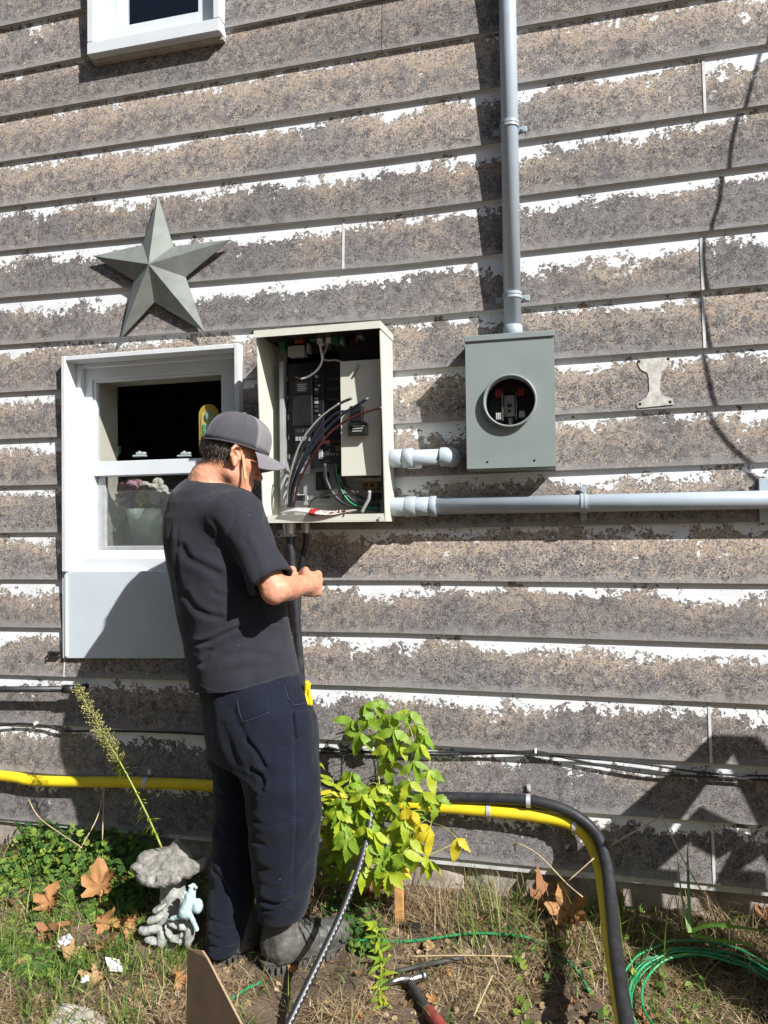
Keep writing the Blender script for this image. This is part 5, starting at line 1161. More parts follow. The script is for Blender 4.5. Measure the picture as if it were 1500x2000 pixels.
def scatter(n, x0, x1, y0, y1, dens):
    out = []; tot = 0
    while tot < n:
        p = np.stack([rng.uniform(x0, x1, n*2), rng.uniform(y0, y1, n*2)], 1); k = rng.random(len(p)) < dens(p[:, 0], p[:, 1]); out.append(p[k]); tot += k.sum()
    p = np.concatenate(out)[:n]; return np.stack([p[:, 0], p[:, 1], G(p[:, 0], p[:, 1])-.004], 1)
cl = lambda x, y, s, o: np.clip(.5+1.1*fbm(np.stack([x*s, y*s, x*0+o], -1), 3), 0, 1)
xl = at(430, 1800, -.4).x; xr = at(1100, 1800, -.4).x
dg = lambda x, y: np.clip(np.where(x < xl-.05, .95, np.where(x > xr, .35, .10))*cl(x, y, 6, 1), 0.0, 1)
n = 7500; p = scatter(n, -2.2, 1.3, -1.3, -.01, dg)
strands('grass', p, rng.uniform(.03, .11, n), rng.uniform(0, 6.28, n), rng.uniform(.3, 1.25, n), rng.uniform(.0012, .0027, n), M['grass'], rng.beta(1.6, 2.2, n))
bare = at(1010, 1950, -.6)
ds = lambda x, y: np.clip(np.where(x < xl-.1, .6, .85)*cl(x, y, 5, 9)*(1-.93*np.exp(-(((x-bare.x-.02)/.18)**2+((y-bare.y)/.14)**2))), .02, 1)
n = 32000; p = scatter(n, -2.2, 1.3, -1.3, -.01, ds)
strands('dry_straw', p+np.array([0, 0, .006])*rng.random(n)[:, None], rng.uniform(.02, .10, n)**1.0, rng.uniform(0, 6.28, n), rng.uniform(.9, 1.75, n), rng.uniform(.0007, .0019, n), M['straw'], rng.beta(1.6, 1.5, n), .35)
n = 2600; p = scatter(n, -1.0, 1.3, -.22, -.01, lambda x, y: cl(x, y, 7, 4))
strands('wall_foot_straw', p, rng.uniform(.06, .16, n), rng.uniform(0, 6.28, n), rng.uniform(.3, 1.6, n), rng.uniform(.0007, .0016, n), M['straw'], rng.beta(1.5, 1.5, n), .5)
def cover(name, C, size, m, u, tilt=.7):
    n = len(C); K = 6; N = np.stack([rng.normal(size=n)*tilt+.2, rng.normal(size=n)*tilt-.45, np.ones(n)], 1); N /= np.linalg.norm(N, axis=1)[:, None]
    a = np.cross(N, rng.normal(size=(n, 3))); a /= np.linalg.norm(a, axis=1)[:, None]; b_ = np.cross(N, a)
    V = np.zeros((n, K+2, 3)); V[:, 0] = C-N*(size*.12)[:, None]; fr = [(1.15, 0), (.75, .62), (-.25, .85), (-.85, .35), (-.85, -.35), (-.25, -.85), (.75, -.62)]
    for k, (x, y) in enumerate(fr): V[:, k+1] = C+(a*x+b_*y)*size[:, None]
    i = np.arange(n)[:, None]*(K+2); q = np.array([[0, 1, 2, 3], [0, 3, 4, 5], [0, 5, 6, 7], [0, 7, 1, 1]]); q = np.array([[0, 1, 2, 3], [0, 3, 4, 5], [0, 5, 6, 7]])
    Fq = (i[:, :, None]+q[None]).reshape(-1, 4); UVs = np.zeros((n, K+2, 2)); UVs[..., 0] = u[:, None]
    return tag(obj(name, mesh_np(name, V.reshape(-1, 3), Fq, m, True, UVs.reshape(-1, 2))), kind='stuff')
n = 3900; xw = at(300, 1650, -.1).x
p = scatter(n, -2.2, xw+.12, -.62, -.015, lambda x, y: cl(x, y, 5, 2)*np.where(y > -.22, 1, .6)*np.clip((xw+.14-x)/.16, 0, 1))
p[:, 2] += rng.random(n)**1.8*.13*np.exp(-((p[:, 1]+.05)/.17)**2)+.008
cover('ground_cover', p, rng.uniform(.004, .02, n)**1.0, M['cover'], rng.beta(1.4, 1.5, n))
n = 300; p = scatter(n, at(640, 1750, -.3).x-.05, at(720, 1750, -.3).x+.04, -.34, -.12, lambda x, y: cl(x, y, 9, 5)); p[:, 2] += rng.random(n)*.05
cover('clover_patch', p, rng.uniform(.006, .014, n), M['cover'], rng.beta(1.2, 2.2, n))
n = 420; p = scatter(n, xr-.2, 1.3, -.8, -.02, lambda x, y: cl(x, y, 8, 6)); p[:, 2] += rng.random(n)*.05
n2_ = 500; pw = scatter(n2_, xr-.35, 1.3, -.3, -.015, lambda x, y: cl(x, y, 7, 11)); strands('tall_weeds', pw, rng.uniform(.08, .24, n2_), rng.uniform(0, 6.28, n2_), rng.uniform(.15, 1.1, n2_), rng.uniform(.0008, .0030, n2_), M['grass'], rng.beta(1.6, 1.2, n2_), .6)
cover('weed_leaves', p, rng.uniform(.006, .016, n), M['cover'], rng.beta(1.3, 1.6, n), 1.)
n = 3200; p = scatter(n, -2., 1.2, -1.1, -.01, lambda x, y: cl(x, y, 6, 8)); p[:, 2] += .008
o = cover('leaf_litter', p, rng.uniform(.005, .014, n), M['straw'], rng.random(n)*.75, .8)
# ------------------------------------------------------------------ leaves
def leaf_mesh(name, out, fold=.35, droop=.25, m=None, seed=0, rows=6):
    # out: half outline (x along the rib 0..1, half width); toothed edge
    V = [(0, 0, 0)]; F = []; L = len(out); rib = []; lf, rt = [], []
    for i, (x, wd) in enumerate(out):
        z = -droop*x*x+.03*math.sin(x*9+seed); rib.append(len(V)); V.append((x, 0, z)); k = .05*math.sin(x*13+seed*2)
        lf.append(len(V)); V.append((x+wd*.10, wd, z+fold*wd*.8-wd*wd*.9+k*wd)); rt.append(len(V)); V.append((x+wd*.10, -wd, z+fold*wd*.8-wd*wd*.9-k*wd))
    V[0] = (-.001, 0, 0)
    for i in range(L-1):
        F.append((rib[i], rib[i+1], lf[i+1], lf[i])); F.append((rib[i], rt[i], rt[i+1], rib[i+1]))
    me = bpy.data.meshes.new(name); me.from_pydata(V, [], F); me.materials.append(m); me.polygons.foreach_set('use_smooth', [True]*len(F)); return me
ov = [(0, .005), (.08, .10), (.2, .185), (.30, .215), (.38, .195), (.46, .22), (.56, .175), (.64, .17), (.72, .11), (.80, .10), (.90, .04), (1.0, .002)]
ov2 = [(0, .005), (.1, .12), (.22, .20), (.33, .26), (.40, .19), (.5, .24), (.58, .15), (.68, .17), (.76, .09), (.88, .06), (1., .002)]
ln = [(0, .004), (.15, .07), (.35, .12), (.55, .11), (.75, .07), (.9, .03), (1., .001)]
def frame(P, d, nrm, s):
    x = Vector(d).normalized(); z = Vector(nrm); z = (z-x*z.dot(x)).normalized(); y = z.cross(x)
    return Matrix(((x.x*s, y.x*s, z.x*s, P[0]), (x.y*s, y.y*s, z.y*s, P[1]), (x.z*s, y.z*s, z.z*s, P[2]), (0, 0, 0, 1)))
def put_leaf(root, me, Mx, name='leaf'):
    o = link(bpy.data.objects.new(name, me)); o.parent = root; o.matrix_parent_inverse = Matrix.Translation(-Vector(root.location)); o.matrix_basis = Mx; return o
KINDS = {k: [leaf_mesh('leaf', o_, f_, d_, M[k], s_) for (o_, f_, d_, s_) in ((ov, .35, .25, 0), (ov2, .2, .4, 2), (ov, .5, .1, 4), (ov2, .45, .3, 5))] for k in ('leafg', 'leafl', 'leafy')}
sap = thing('sapling', on_ground(757, 1765), 'bushy young sapling with bright green and yellowing toothed leaves by the wall', 'sapling')
stems = [[on_ground(757, 1765), at(758, 1700, -.20), at(748, 1600, -.17), at(738, 1500, -.14), at(735, 1440, -.12), at(733, 1378, -.11)], [at(756, 1690, -.2), at(785, 1600, -.16), at(800, 1500, -.13), at(806, 1440, -.12), at(790, 1398, -.11)],
         [at(757, 1700, -.2), at(715, 1640, -.22), at(690, 1580, -.2), at(684, 1520, -.17)], [at(757, 1705, -.2), at(800, 1670, -.2), at(835, 1630, -.2), at(850, 1570, -.17)], [at(757, 1720, -.2), at(820, 1680, -.17), at(893, 1645, -.14)], [at(757, 1730, -.2), at(720, 1700, -.25), at(705, 1690, -.27)]]
SP = []
for s_ in stems: tube('stem', s_, lambda t: .0045-.003*t, M['greenstem'], sap, 6, .02); SP += spline(s_, .02)
anch = [(733, 1376, 0), (712, 1386, 0), (688, 1415, 0), (718, 1412, 0), (748, 1402, 0), (765, 1405, 0), (800, 1398, 0), (815, 1425, 0), (828, 1445, 0), (735, 1448, 0), (760, 1468, 0), (820, 1462, 0), (808, 1498, 0), (838, 1512, 0), (852, 1562, 0), (690, 1518, 0), (682, 1540, 0), (735, 1545, 1), (757, 1540, 1), (700, 1592, 0), (664, 1592, 0), (720, 1600, 0),
        (770, 1590, 1), (795, 1590, 0), (806, 1592, 2), (690, 1640, 1), (745, 1640, 1), (775, 1650, 1), (820, 1618, 2), (838, 1634, 2), (893, 1645, 2), (822, 1680, 1), (838, 1690, 1), (740, 1696, 1), (706, 1704, 1), (775, 1690, 2), (760, 1716, 1), (728, 1722, 1), (665, 1625, 1), (655, 1575, 1), (782, 1545, 0), (800, 1535, 0), (718, 1660, 1), (680, 1612, 1),
        (758, 1500, 0), (700, 1555, 0), (788, 1610, 1), (742, 1580, 1), (722, 1560, 0), (765, 1625, 1), (785, 1460, 0), (770, 1435, 0), (705, 1440, 0), (750, 1665, 1), (800, 1650, 1), (715, 1625, 1)]
for k in range(30):
    py = rng.uniform(1540, 1715); px = rng.uniform(652, 835-(py-1540)*.25); anch.append((px, py, int(rng.choice([0, 0, 1]))))
for px, py, q in anch:
    Yd = -.11-.17*min(1, max(0, (py-1380)/330))+rng.uniform(-.05, .05); P = Vector(at(px, py-8, Yd)); S0 = min(SP, key=lambda v: (v-P).length+(.06 if v.z > P.z+.02 else 0))
    tube('petiole', [S0, (S0+P)/2+Vector((0, 0, .012)), P], .0012, M['greenstem'], sap, 5, .02)
    ang0 = rng.uniform(-.5, .5)
    for j, da in enumerate((0, -.95, .95)):
        if q == 2 and j and rng.random() < .4: continue
        a = -math.pi/2+ang0+da+rng.normal()*.18; d = Vector((math.cos(a), rng.uniform(-.35, .15), math.sin(a)*.9)); nr = Vector((.45+rng.normal()*.4, -.75+rng.normal()*.25, .55+rng.normal()*.35))
        sz = rng.uniform(.066, .095)*(1 if j == 0 else .82); kk = ('leafg', 'leafl', 'leafy')[q]
        if q == 0 and rng.random() < .15: kk = 'leafl'
        if q == 1 and rng.random() < .25: kk = 'leafg'
        put_leaf(sap, KINDS[kk][int(rng.integers(4))], frame(P, d, nr, sz))
LN = {k: [leaf_mesh('leaf', ln, .3, .3+.2*i, M[k], i) for i in range(2)] for k in ('leafl', 'leafg', 'leafy')}
wd_ = thing('weed_plant', on_ground(650, 1745), 'narrow leaved yellow green weed growing between the leg and the sapling', 'weed')
for sp_ in ([(650, 1740), (640, 1650), (628, 1560), (622, 1490)], [(655, 1740), (655, 1650), (655, 1570), (650, 1525)], [(660, 1740), (672, 1660), (680, 1590), (678, 1545)]):
    pts = [on_ground(*sp_[0])]+[at(x, y, -.2) for x, y in sp_[1:]]; tube('stem', pts, .0022, M['greenstem'], wd_, 6, .02); S_ = spline(pts, .012)
    for k in range(4, len(S_), 1):
        a = rng.uniform(-.4, 3.5); d = Vector((math.cos(a), rng.uniform(-.8, .1), abs(math.sin(a))*.55-.15)); put_leaf(wd_, LN['leafl' if rng.random() < .7 else 'leafy'][k % 2] if k > len(S_)*.45 else LN['leafg'][k % 2], frame(S_[k], d, (.4, -.6, .7), rng.uniform(.04, .075)))
sp2 = thing('weed_plant', on_ground(742, 1870), 'small drooping yellow green weed lying on bare ground left of the hammer', 'weed')
pl = [(735, 1800, .05), (738, 1830, .05), (742, 1870, .03), (745, 1905, .02), (740, 1935, .012), (745, 1965, .01)]
pts = [on_ground(x, y, z) for x, y, z in pl]; tube('stem', pts, .002, M['greenstem'], sp2, 6, .015); S_ = spline(pts, .012)
for P in S_:
    for q in range(2): a = rng.uniform(0, 6.28); put_leaf(sp2, LN[('leafl', 'leafg', 'leafg')[int(rng.integers(3))]][q], frame(P, (math.cos(a)*.7, math.sin(a)*.7-.3, rng.uniform(-.1, .5)), (.2, -.4, .9), rng.uniform(.03, .055)))
# dry seed stalk leaning over the broken bowl
sk = thing('seed_stalk', at(316, 1652, -.37), 'tall seeding weed stalk leaning left over the stone bowl', 'weed')
pp = [(316, 1656, -.37), (290, 1597, -.38), (262, 1540, -.38), (235, 1490, -.37), (200, 1430, -.36), (172, 1380, -.34), (151, 1345, -.33)]
pts = [at(*q) for q in pp]; tube('stem', pts, lambda t: .0036-.0022*t, M['greenstem'], sk, 6, .02); S_ = spline(pts, .004)
b = BM(); b2_ = BM(); L_ = len(S_)
for k, P in enumerate(S_):
    t = k/L_; ax = (S_[min(k+1, L_-1)]-S_[max(k-1, 0)]).normalized()
    for q in range(3 if t > .45 else 1):
        sd = Vector(rng.normal(size=3)); sd = (sd-ax*sd.dot(ax)).normalized()
        if t > .5:
            ln_ = .026*(1.15-abs(t-.68)*1.3)*rng.uniform(.5, 1.15); e = P+sd*ln_+ax*ln_*.7; tubes_bm(b2_, [[P, e]], .0006, 3, .05); ball(b2_, e, rng.uniform(.0013, .0028), (1, 1, 1.2), 3)
            if rng.random() < .5: e2 = P+sd*ln_*.6+ax*ln_*.6+Vector((0, 0, .004)); ball(b2_, e2, .0018, (1, 1, 1), 3)
        if t > .06 and t < .72 and rng.random() < .75:
            l3 = .04*rng.uniform(.5, 1.2); d = sd*l3+Vector((0, 0, -.012)); w3 = sd.cross(ax)*.0026; vs = [b.verts.new(v) for v in (P-w3, P+w3, P+d*.6+Vector((0, 0, .004))+w3, P+d*.6+Vector((0, 0, .004))-w3, P+d*1.2)]; b.faces.new(vs[:4]); b.faces.new((vs[3], vs[2], vs[4]))
o = obj('leaves', b, M['leafl'], sk); o['kind'] = 'stuff'; o = obj('seed_heads', b2_, M['seed'], sk); o['kind'] = 'stuff'
# dry maple leaves
def maple(name, m, seed, curl):
    r_ = random.Random(seed); lob = [(90, 1.), (58, .52), (35, .88), (8, .42), (-22, .62), (-50, .26), (-78, .3), (-90, .1)]; pts = []
    for a, rr in lob: pts.append((a, rr*(1+r_.uniform(-.1, .1))))
    full = pts+[(180-a, rr*(1+r_.uniform(-.1, .1))) for a, rr in reversed(pts[1:-1])]; out = []
    for i in range(len(full)):
        a0, r0 = full[i]; a1, r1 = full[(i+1) % len(full)]
        if a1 < a0-180: a1 += 360
        if a1 > a0+180: a1 -= 360
        for t in (0, .33, .66): a = R(a0+(a1-a0)*t); rr = (r0+(r1-r0)*t)*(1+(.06 if t == .33 else -.03 if t else 0)); out.append((rr*math.cos(a), rr*math.sin(a)))
    V = [(0, .02, 0)]; F = []; n = len(out)
    zf = lambda x, y: curl*(.9*x*x+.5*y*y*math.sin(seed+y*2)+.22*math.sin(5*x+seed)*y+.10*math.sin(9*math.atan2(y, x)+seed)*math.hypot(x, y))
    for g in (.4, .75, 1.):
        for x, y in out: V.append((x*g, y*g, zf(x*g, y*g)+(.17*curl*r_.uniform(-1, 1) if g == 1. else .07*curl*r_.uniform(-1, 1))))
    for i in range(n): F.append((0, 1+i, 1+(i+1) % n))
    for ring_ in range(2):
        o_ = 1+ring_*n
        for i in range(n): F.append((o_+i, o_+n+i, o_+n+(i+1) % n, o_+(i+1) % n))
    k = len(V); V += [(-.02, 0, .0), (.02, 0, 0), (.012, -.75, .05), (-.012, -.75, .05)]; F.append((k, k+1, k+2, k+3))
    me = bpy.data.meshes.new(name); me.from_pydata(V, [], F); me.materials.append(m); me.polygons.foreach_set('use_smooth', [True]*len(F)); return me
MP = {q: [maple('dry_leaf', M['dry%d' % q], s_+q*7, c_) for s_, c_ in ((1, .8), (2, 1.3), (3, .6), (4, 1.6))] for q in (1, 2, 3)}
dl = [(196, 1738, 88, 1, 'large orange maple leaf standing up in the ivy left of the stone bowl', 1.0), (98, 1768, 66, 1, 'curled orange maple leaf standing in grass at far left', .8), (200, 1802, 66, 1, 'folded orange leaf in front of the upright maple leaf', .5), (256, 1800, 58, 1, 'orange leaf leaning against the statue base', .8), (206, 1842, 62, 2, 'brown folded leaf above the white printed tag', .3), (96, 1824, 66, 2, 'reddish brown leaf beside the crumpled wrapper', .3), (142, 1862, 58, 3, 'flat tan leaf below the crumpled wrapper', .3),
      (248, 1712, 48, 1, 'orange leaf half hidden in ivy beside the bowl', .6), (18, 1760, 50, 2, 'brown leaf cut by the left edge of the photo', .4), (192, 1908, 56, 3, 'pale tan leaf under the white printed tag', .1), (276, 1950, 46, 3, 'ragged tan leaf alone in grass left of the cardboard', .3), (352, 1912, 44, 1, 'orange leaf tucked against the cardboard flap', .5), (1066, 1762, 105, 2, 'big dark brown leaf in shadow under the arching pipes', .7), (1112, 1795, 84, 1, 'sunlit orange brown leaf hanging below the big dark one', 1.1), (1062, 1836, 54, 2, 'brown leaf on the green wire', .2), (912, 1712, 46, 3, 'tan curled leaf standing against the foundation crack', 1.2), (1216, 1765, 46, 2, 'brown leaf right of the black conduit', .6), (1478, 1748, 56, 2, 'reddish brown leaf at the right edge by the wall', .6),
      (1492, 1795, 44, 2, 'small red brown leaf at the right edge', .5), (724, 1745, 50, 2, 'brown leaf below the sapling', .5), (690, 1760, 40, 1, 'orange leaf above the toe of the boot', .5), (575, 1893, 30, 1, 'small yellow orange leaf under the boot sole', .1), (846, 1952, 28, 1, 'tiny yellow leaf beside the hammer grip', .2), (1265, 1985, 40, 2, 'brown leaf at the bottom edge beside the green coil', .2)]
for i, (px, py, sz, q, lb, up_) in enumerate(dl):
    P = on_ground(px, py+sz*.3*min(1, up_), .012); s_ = sz*.0016*.66; nr = Vector((rng.normal()*.55+.15, -.45*up_-.2+rng.normal()*.25, 1.-.6*min(up_, 1))); a = rng.uniform(0, 6.28)
    d = Vector((math.cos(a), math.sin(a)*.4, .2)) if up_ < .5 else Vector((math.cos(a), .3*math.sin(a*2), math.sin(a)))
    if i in (0, 1, 13): nr = Vector((.25-.3*(i == 1), -.85, .4)); d = Vector((1, .15, .25)); s_ *= 1.15
    if up_ >= .5: P = P+Vector((0, 0, s_*.55*min(up_, 1)))
    o = link(bpy.data.objects.new('dry_leaf', MP[q][i % 4])); o.matrix_world = frame(P, d, nr, s_); tag(o, lb, 'leaf', 'dry leaves on the ground')
scraps = [(40, 1880, 'small dry scrap in the grass at far left below the brown leaf'), (120, 1945, 'small dry scrap above the flat pale rock'), (170, 1760, 'small dry scrap between the two upright orange leaves'), (60, 1720, 'small dry scrap at the edge of the ivy at far left'), (300, 1905, 'small dry scrap right of the white printed card'), (330, 1965, 'small dry scrap just left of the cardboard flap'), (640, 1960, 'small dry scrap right of the printed cable'), (700, 1900, 'small dry scrap below the boot toe'), (705, 1985, 'small dry scrap left of the drooping weed tip'), (880, 1740, 'small dry scrap at the foundation left of the crack'), (940, 1795, 'small dry scrap on straw behind the green wire'), (1000, 1790, 'small dry scrap left of the big dark brown leaf'), (1120, 1960, 'small dry scrap left of the yellow pipe at the bottom'), (1280, 1800, 'small dry scrap between conduit and grass blades'), (1330, 1930, 'small dry scrap inside the green coil'), (1440, 1960, 'small dry scrap inside the green coil near its right side'), (1420, 1770, 'small dry scrap in shadow behind the broad blades'), (870, 1900, 'small dry scrap right of the hammer head')]
for i, (px, py, lb) in enumerate(scraps):
    P = on_ground(px, py, .012); o = link(bpy.data.objects.new('dry_leaf', MP[int(rng.integers(1, 4))][int(rng.integers(4))])); o.matrix_world = frame(P, (math.cos(i), math.sin(i), .1), (rng.normal()*.4, rng.normal()*.4-.2, 1), rng.uniform(.014, .024)); tag(o, lb, 'leaf', 'dry leaves on the ground')
# long stalks and tall blades
for pts, lb in (([(1005, 1659, -.10), (1010, 1647, -.11), (1052, 1670, -.14), (1108, 1727, -.2), (1138, 1752, -.24)], 'bent pale dead stalk in front of the pipe shadows'), ([(1194, 1650, -.15), (1285, 1599, -.13), (1295, 1601, -.13), (1332, 1675, -.2), (1376, 1750, -.27)], 'long dead stalk bent into a peak right of the conduit'), ([(1108, 1722, -.2), (1160, 1676, -.18)], 'short dead stalk crossing behind the yellow pipe'), ([(55, 1560, -.14), (80, 1600, -.2), (160, 1656, -.3)], 'dead stalk lying over the ivy at left'), ([(204, 1538, -.1), (190, 1596, -.14), (160, 1652, -.22)], 'thin dead stalk standing by the wall under the yellow pipe'), ([(203, 1540, -.09), (200, 1640, -.16)], 'second thin dead stalk beside the one under the yellow pipe'), ([(925, 1985, -.62), (948, 1935, -.55), (962, 1905, -.5)], 'pale dead stick lying on bare soil right of the hammer'), ([(1000, 1868, -.36), (900, 1866, -.36), (800, 1868, -.38)], 'straight pale stick lying behind the hammer')):
    P = [at(*q) for q in pts]
    for p_ in P:
        g = float(G(p_.x, p_.y))+.006
        if p_.z < g: p_.z = g
    tag(tube('dead_stalk', P, .0022, M['stalk'], None, 6, .02), lb, 'stalk', 'dead stalks')
tg = thing('grass_tuft', on_ground(1345, 1820), 'tall broad green grass blades at the wall in the right shadow', 'grass tuft')
gm = mat('fresh_blade', (.10, .22, .03), .45, var=.2)
for pts, w3 in (([(1348, 1822, -.30), (1345, 1740, -.24), (1343, 1660, -.2), (1347, 1638, -.2)], .0055), ([(1346, 1822, -.30), (1330, 1740, -.25), (1322, 1660, -.22)], .0035), ([(1352, 1818, -.32), (1390, 1806, -.34), (1450, 1812, -.36), (1520, 1822, -.4)], .007), ([(1352, 1826, -.34), (1400, 1836, -.38), (1450, 1842, -.42), (1490, 1850, -.46)], .006)):
    S_ = spline([at(*q) for q in pts], .02); V = []; F = []
    for i, P in enumerate(S_):
        t = i/(len(S_)-1); wv = Vector((0, 0, 1)) if w3 > .0058 else Vector((1, .3, 0)); wv = wv*w3*(1-t**2.2*.95); V += [tuple(P-wv), tuple(P+Vector((0, .002, 0))), tuple(P+wv)]
    for i in range(len(S_)-1): F += [(3*i, 3*i+1, 3*i+4, 3*i+3), (3*i+1, 3*i+2, 3*i+5, 3*i+4)]
    me = bpy.data.meshes.new('blade'); me.from_pydata(V, [], F); obj('blade', me, gm, tg, True)
# ------------------------------------------------------------------ broken garden statue
gs = thing('garden_statue', on_ground(335, 1850), 'broken concrete garden statue with a scalloped bowl on a carved pale base', 'statue')
c = A3(320, 1690, -0.380); s = SDF(c-np.array([.14, .14, .12]), c+np.array([.17, .14, .12]), .0032); TM = np.array(Euler((R(18), R(-6), 0)).to_matrix())
s.ell(c, (.098, .090, .030), TM, .01); s.cap(A3(338, 1680, -.36), A3(347, 1638, -.33), .036, .006, k=.04); s.cap(A3(368, 1702, -.38), A3(402, 1684, -.36), .022, .015, k=.03); s.ell(A3(288, 1676, -.37), (.034, .03, .02), None, .03)
for px, py, r_ in ((268, 1694, .017), (286, 1712, .018), (312, 1720, .02), (340, 1718, .017)): s.ell(A3(px, py, -.44), (r_*1.35, r_, r_*.8), None, .022)
for px, py, r_, hh in ((300, 1716, .008, 1.6), (326, 1712, .010, 2.2), (281, 1712, .006, 1.4), (352, 1716, .009, 1.5)): s.ell(A3(px, py, -.462), (r_, r_*1.6, r_*hh), None, .010, -1)
s.ell(A3(322, 1672, -.40), (.05, .04, .012), TM, .02, -1)
obj('bowl', s.mesh('bowl', M['stone'], lambda V, N: V+N*(.0022*fbm(V*40, 3)+.0013*fbm(V*150, 2))[:, None]), None, gs)
c = A3(335, 1800, -0.370); s = SDF(c-np.array([.15, .15, .16]), c+np.array([.15, .14, .16]), .0032)
s.cap(A3(338, 1735, -0.340), A3(340, 1800, -0.350), .042, .05, k=.02); s.cap(A3(340, 1800, -0.350), A3(340, 1860, -0.360), .055, .07, k=.02)
for px, py, rx_, rz_, a in ((292, 1815, .045, .016, 12), (303, 1794, .035, .015, 25), (318, 1832, .018, .034, 0), (352, 1805, .03, .018, -10), (336, 1800, .018, .012, 0), (370, 1825, .016, .045, -12), (300, 1836, .035, .012, 0), (345, 1832, .026, .011, 10), (315, 1772, .02, .008, 35), (308, 1776, .012, .006, 0), (330, 1815, .009, .026, 12), (355, 1832, .01, .026, -20)):
    s.ell(A3(px, py, -0.425), (rx_, .022, rz_), np.array(Euler((0, R(-a), 0)).to_matrix()), .007)
for px, py, rx_, rz_ in ((328, 1790, .016, .01), (340, 1815, .012, .022), (322, 1812, .008, .02), (348, 1842, .02, .008), (362, 1800, .007, .025), (310, 1820, .02, .006)): s.ell(A3(px, py, -0.455), (rx_, .022, rz_), None, .005, -1)
obj('base', s.mesh('base', M['statue'], lambda V, N: V+N*(.003*fbm(V*40, 3)+.001*fbm(V*150, 2))[:, None]), None, gs)
c = A3(372, 1765, -0.440); s = SDF(c-.09, c+.09, .0028)
s.cap(A3(377, 1732, -0.435), A3(364, 1778, -0.445), .011, .025, k=.01); s.ell(A3(386, 1770, -0.440), (.018, .018, .024), None, .008); s.cap(A3(364, 1786, -0.450), A3(336, 1794, -0.450), .011, .007, k=.01); s.cap(A3(374, 1790, -0.450), A3(384, 1815, -0.445), .007, .008, k=.008)
for px, py in ((360, 1743), (357, 1752), (371, 1730), (382, 1733)): s.ell(A3(px, py, -0.445), (.006, .006, .004), None, .004)
obj('carved_bird', s.mesh('carved_bird', M['paleblue'], lambda V, N: V+N*(.0016*fbm(V*90, 2))[:, None]), None, gs)
# ------------------------------------------------------------------ wires, tools and litter on the ground
pc_path = [at(724, 1572, -.19), at(721, 1612, -.23), at(702, 1690, -.33), at(664, 1790, -.46), at(606, 1912, -.61), at(566, 1995, -.70), at(520, 2090, -.80)]
_V, _F, _U = tube_data(pc_path, .0112, 16, .015); _m = (len(_V)-2)//16; _k = int(_m*.65); _c = sum((_V[_k*16+j] for j in range(16)), Vector())/16
_dir = (CAM-_c).normalized()+RT*.35; PRINT_V = max(range(16), key=lambda j: (_V[_k*16+j]-_c).dot(_dir))/16
tag(tube('printed_cable', pc_path, .0112, print_mat(), None, 16, .015), 'black cable with a row of white dashes rising from the foreground to the sapling', 'cable')
g1 = [(690, 1836), (740, 1838), (800, 1838), (850, 1832), (920, 1823), (985, 1825), (1030, 1831), (1060, 1846), (1100, 1870), (1130, 1900), (1150, 1935)]
tag(tube('green_wire', [on_ground(x, y, .012) for x, y in g1], .0042, M['greenwire'], None, 10, .015), 'single green wire lying across the straw from the boot toe to the right', 'wire')
tag(tube('green_wire', [on_ground(x, y, .01) for x, y in ((420, 1962), (450, 1952), (480, 1932), (510, 1918))], .0042, M['greenwire'], None, 10, .015), 'short end of green wire between the cardboard and the boot heel', 'wire')
cc = on_ground(1405, 1990, .02); pts = []
for k in range(7):
    rr = .235+.0065*k+rng.uniform(-.005, .005) if k != 3 else .205; ox, oy = rng.uniform(-.01, .01), rng.uniform(-.01, .01)
    for i in range(26):
        a = 2*math.pi*i/26; x = cc.x+rr*math.cos(a)+ox; y = cc.y+rr*.88*math.sin(a)+oy; pts.append((x, y, float(G(x, y))+.012+.007*(k % 4)+.012*max(0, math.sin(a))))
tag(tube('green_wire_coil', pts, .0040, M['greenwire'], None, 8, .02), 'coil of many loops of green wire on the ground at the right edge', 'wire coil')
hm = thing('hammer', on_ground(815, 1935), 'claw hammer with a steel head and a red ended grip lying on the soil', 'hammer')
og = lambda x, y, z: on_ground(x, y, z)
tube('neck', [og(800, 1918, .03), og(812, 1938, .028), og(836, 1974, .026)], lambda t: .0125+.003*t, M['darkgrip'], hm, 14, .01)
tube('grip', [og(834, 1971, .026), og(852, 1995, .025), og(900, 2060, .02)], lambda t: .0165+.003*math.sin(t*3), M['redgrip'], hm, 16, .01)
tube('claw', [og(806, 1914, .032), og(785, 1912, .034), og(765, 1918, .028), og(746, 1928, .012)], lambda t: .0145*(1-.85*t)+.001, M['steel'], hm, 12, .008)
tube('head', [og(800, 1914, .032), og(815, 1909, .032), og(826, 1906, .032)], .0125, M['steel'], hm, 14, .01); tube('face', [og(822, 1907, .032), og(832, 1904, .032)], .0165, M['steel'], hm, 18, .01)
tag(tube('steel_bar', [og(768, 1899, .02), og(815, 1888, .026), og(862, 1878, .025), og(905, 1870, .02)], .0075, M['darkgrip'], None, 12, .02), 'dark round bar lying behind the hammer head', 'bar')
b = BM(); q = og(780, 1806, 0); box(b, q.x-.016, q.x+.016, q.y-.006, q.y+.006, q.z-.02, q.z+.16, .002); tag(obj('wooden_stake', b, M['wood']), 'short orange wooden stake standing under the sapling', 'stake')
b = BM(); q = og(803, 1812, .012); box(b, q.x-.03, q.x+.03, q.y-.012, q.y+.012, q.z-.012, q.z+.016, .005, 2); tag(obj('plastic_block', b, M['black']), 'small black plastic piece beside the foot of the wooden stake', 'plastic piece')
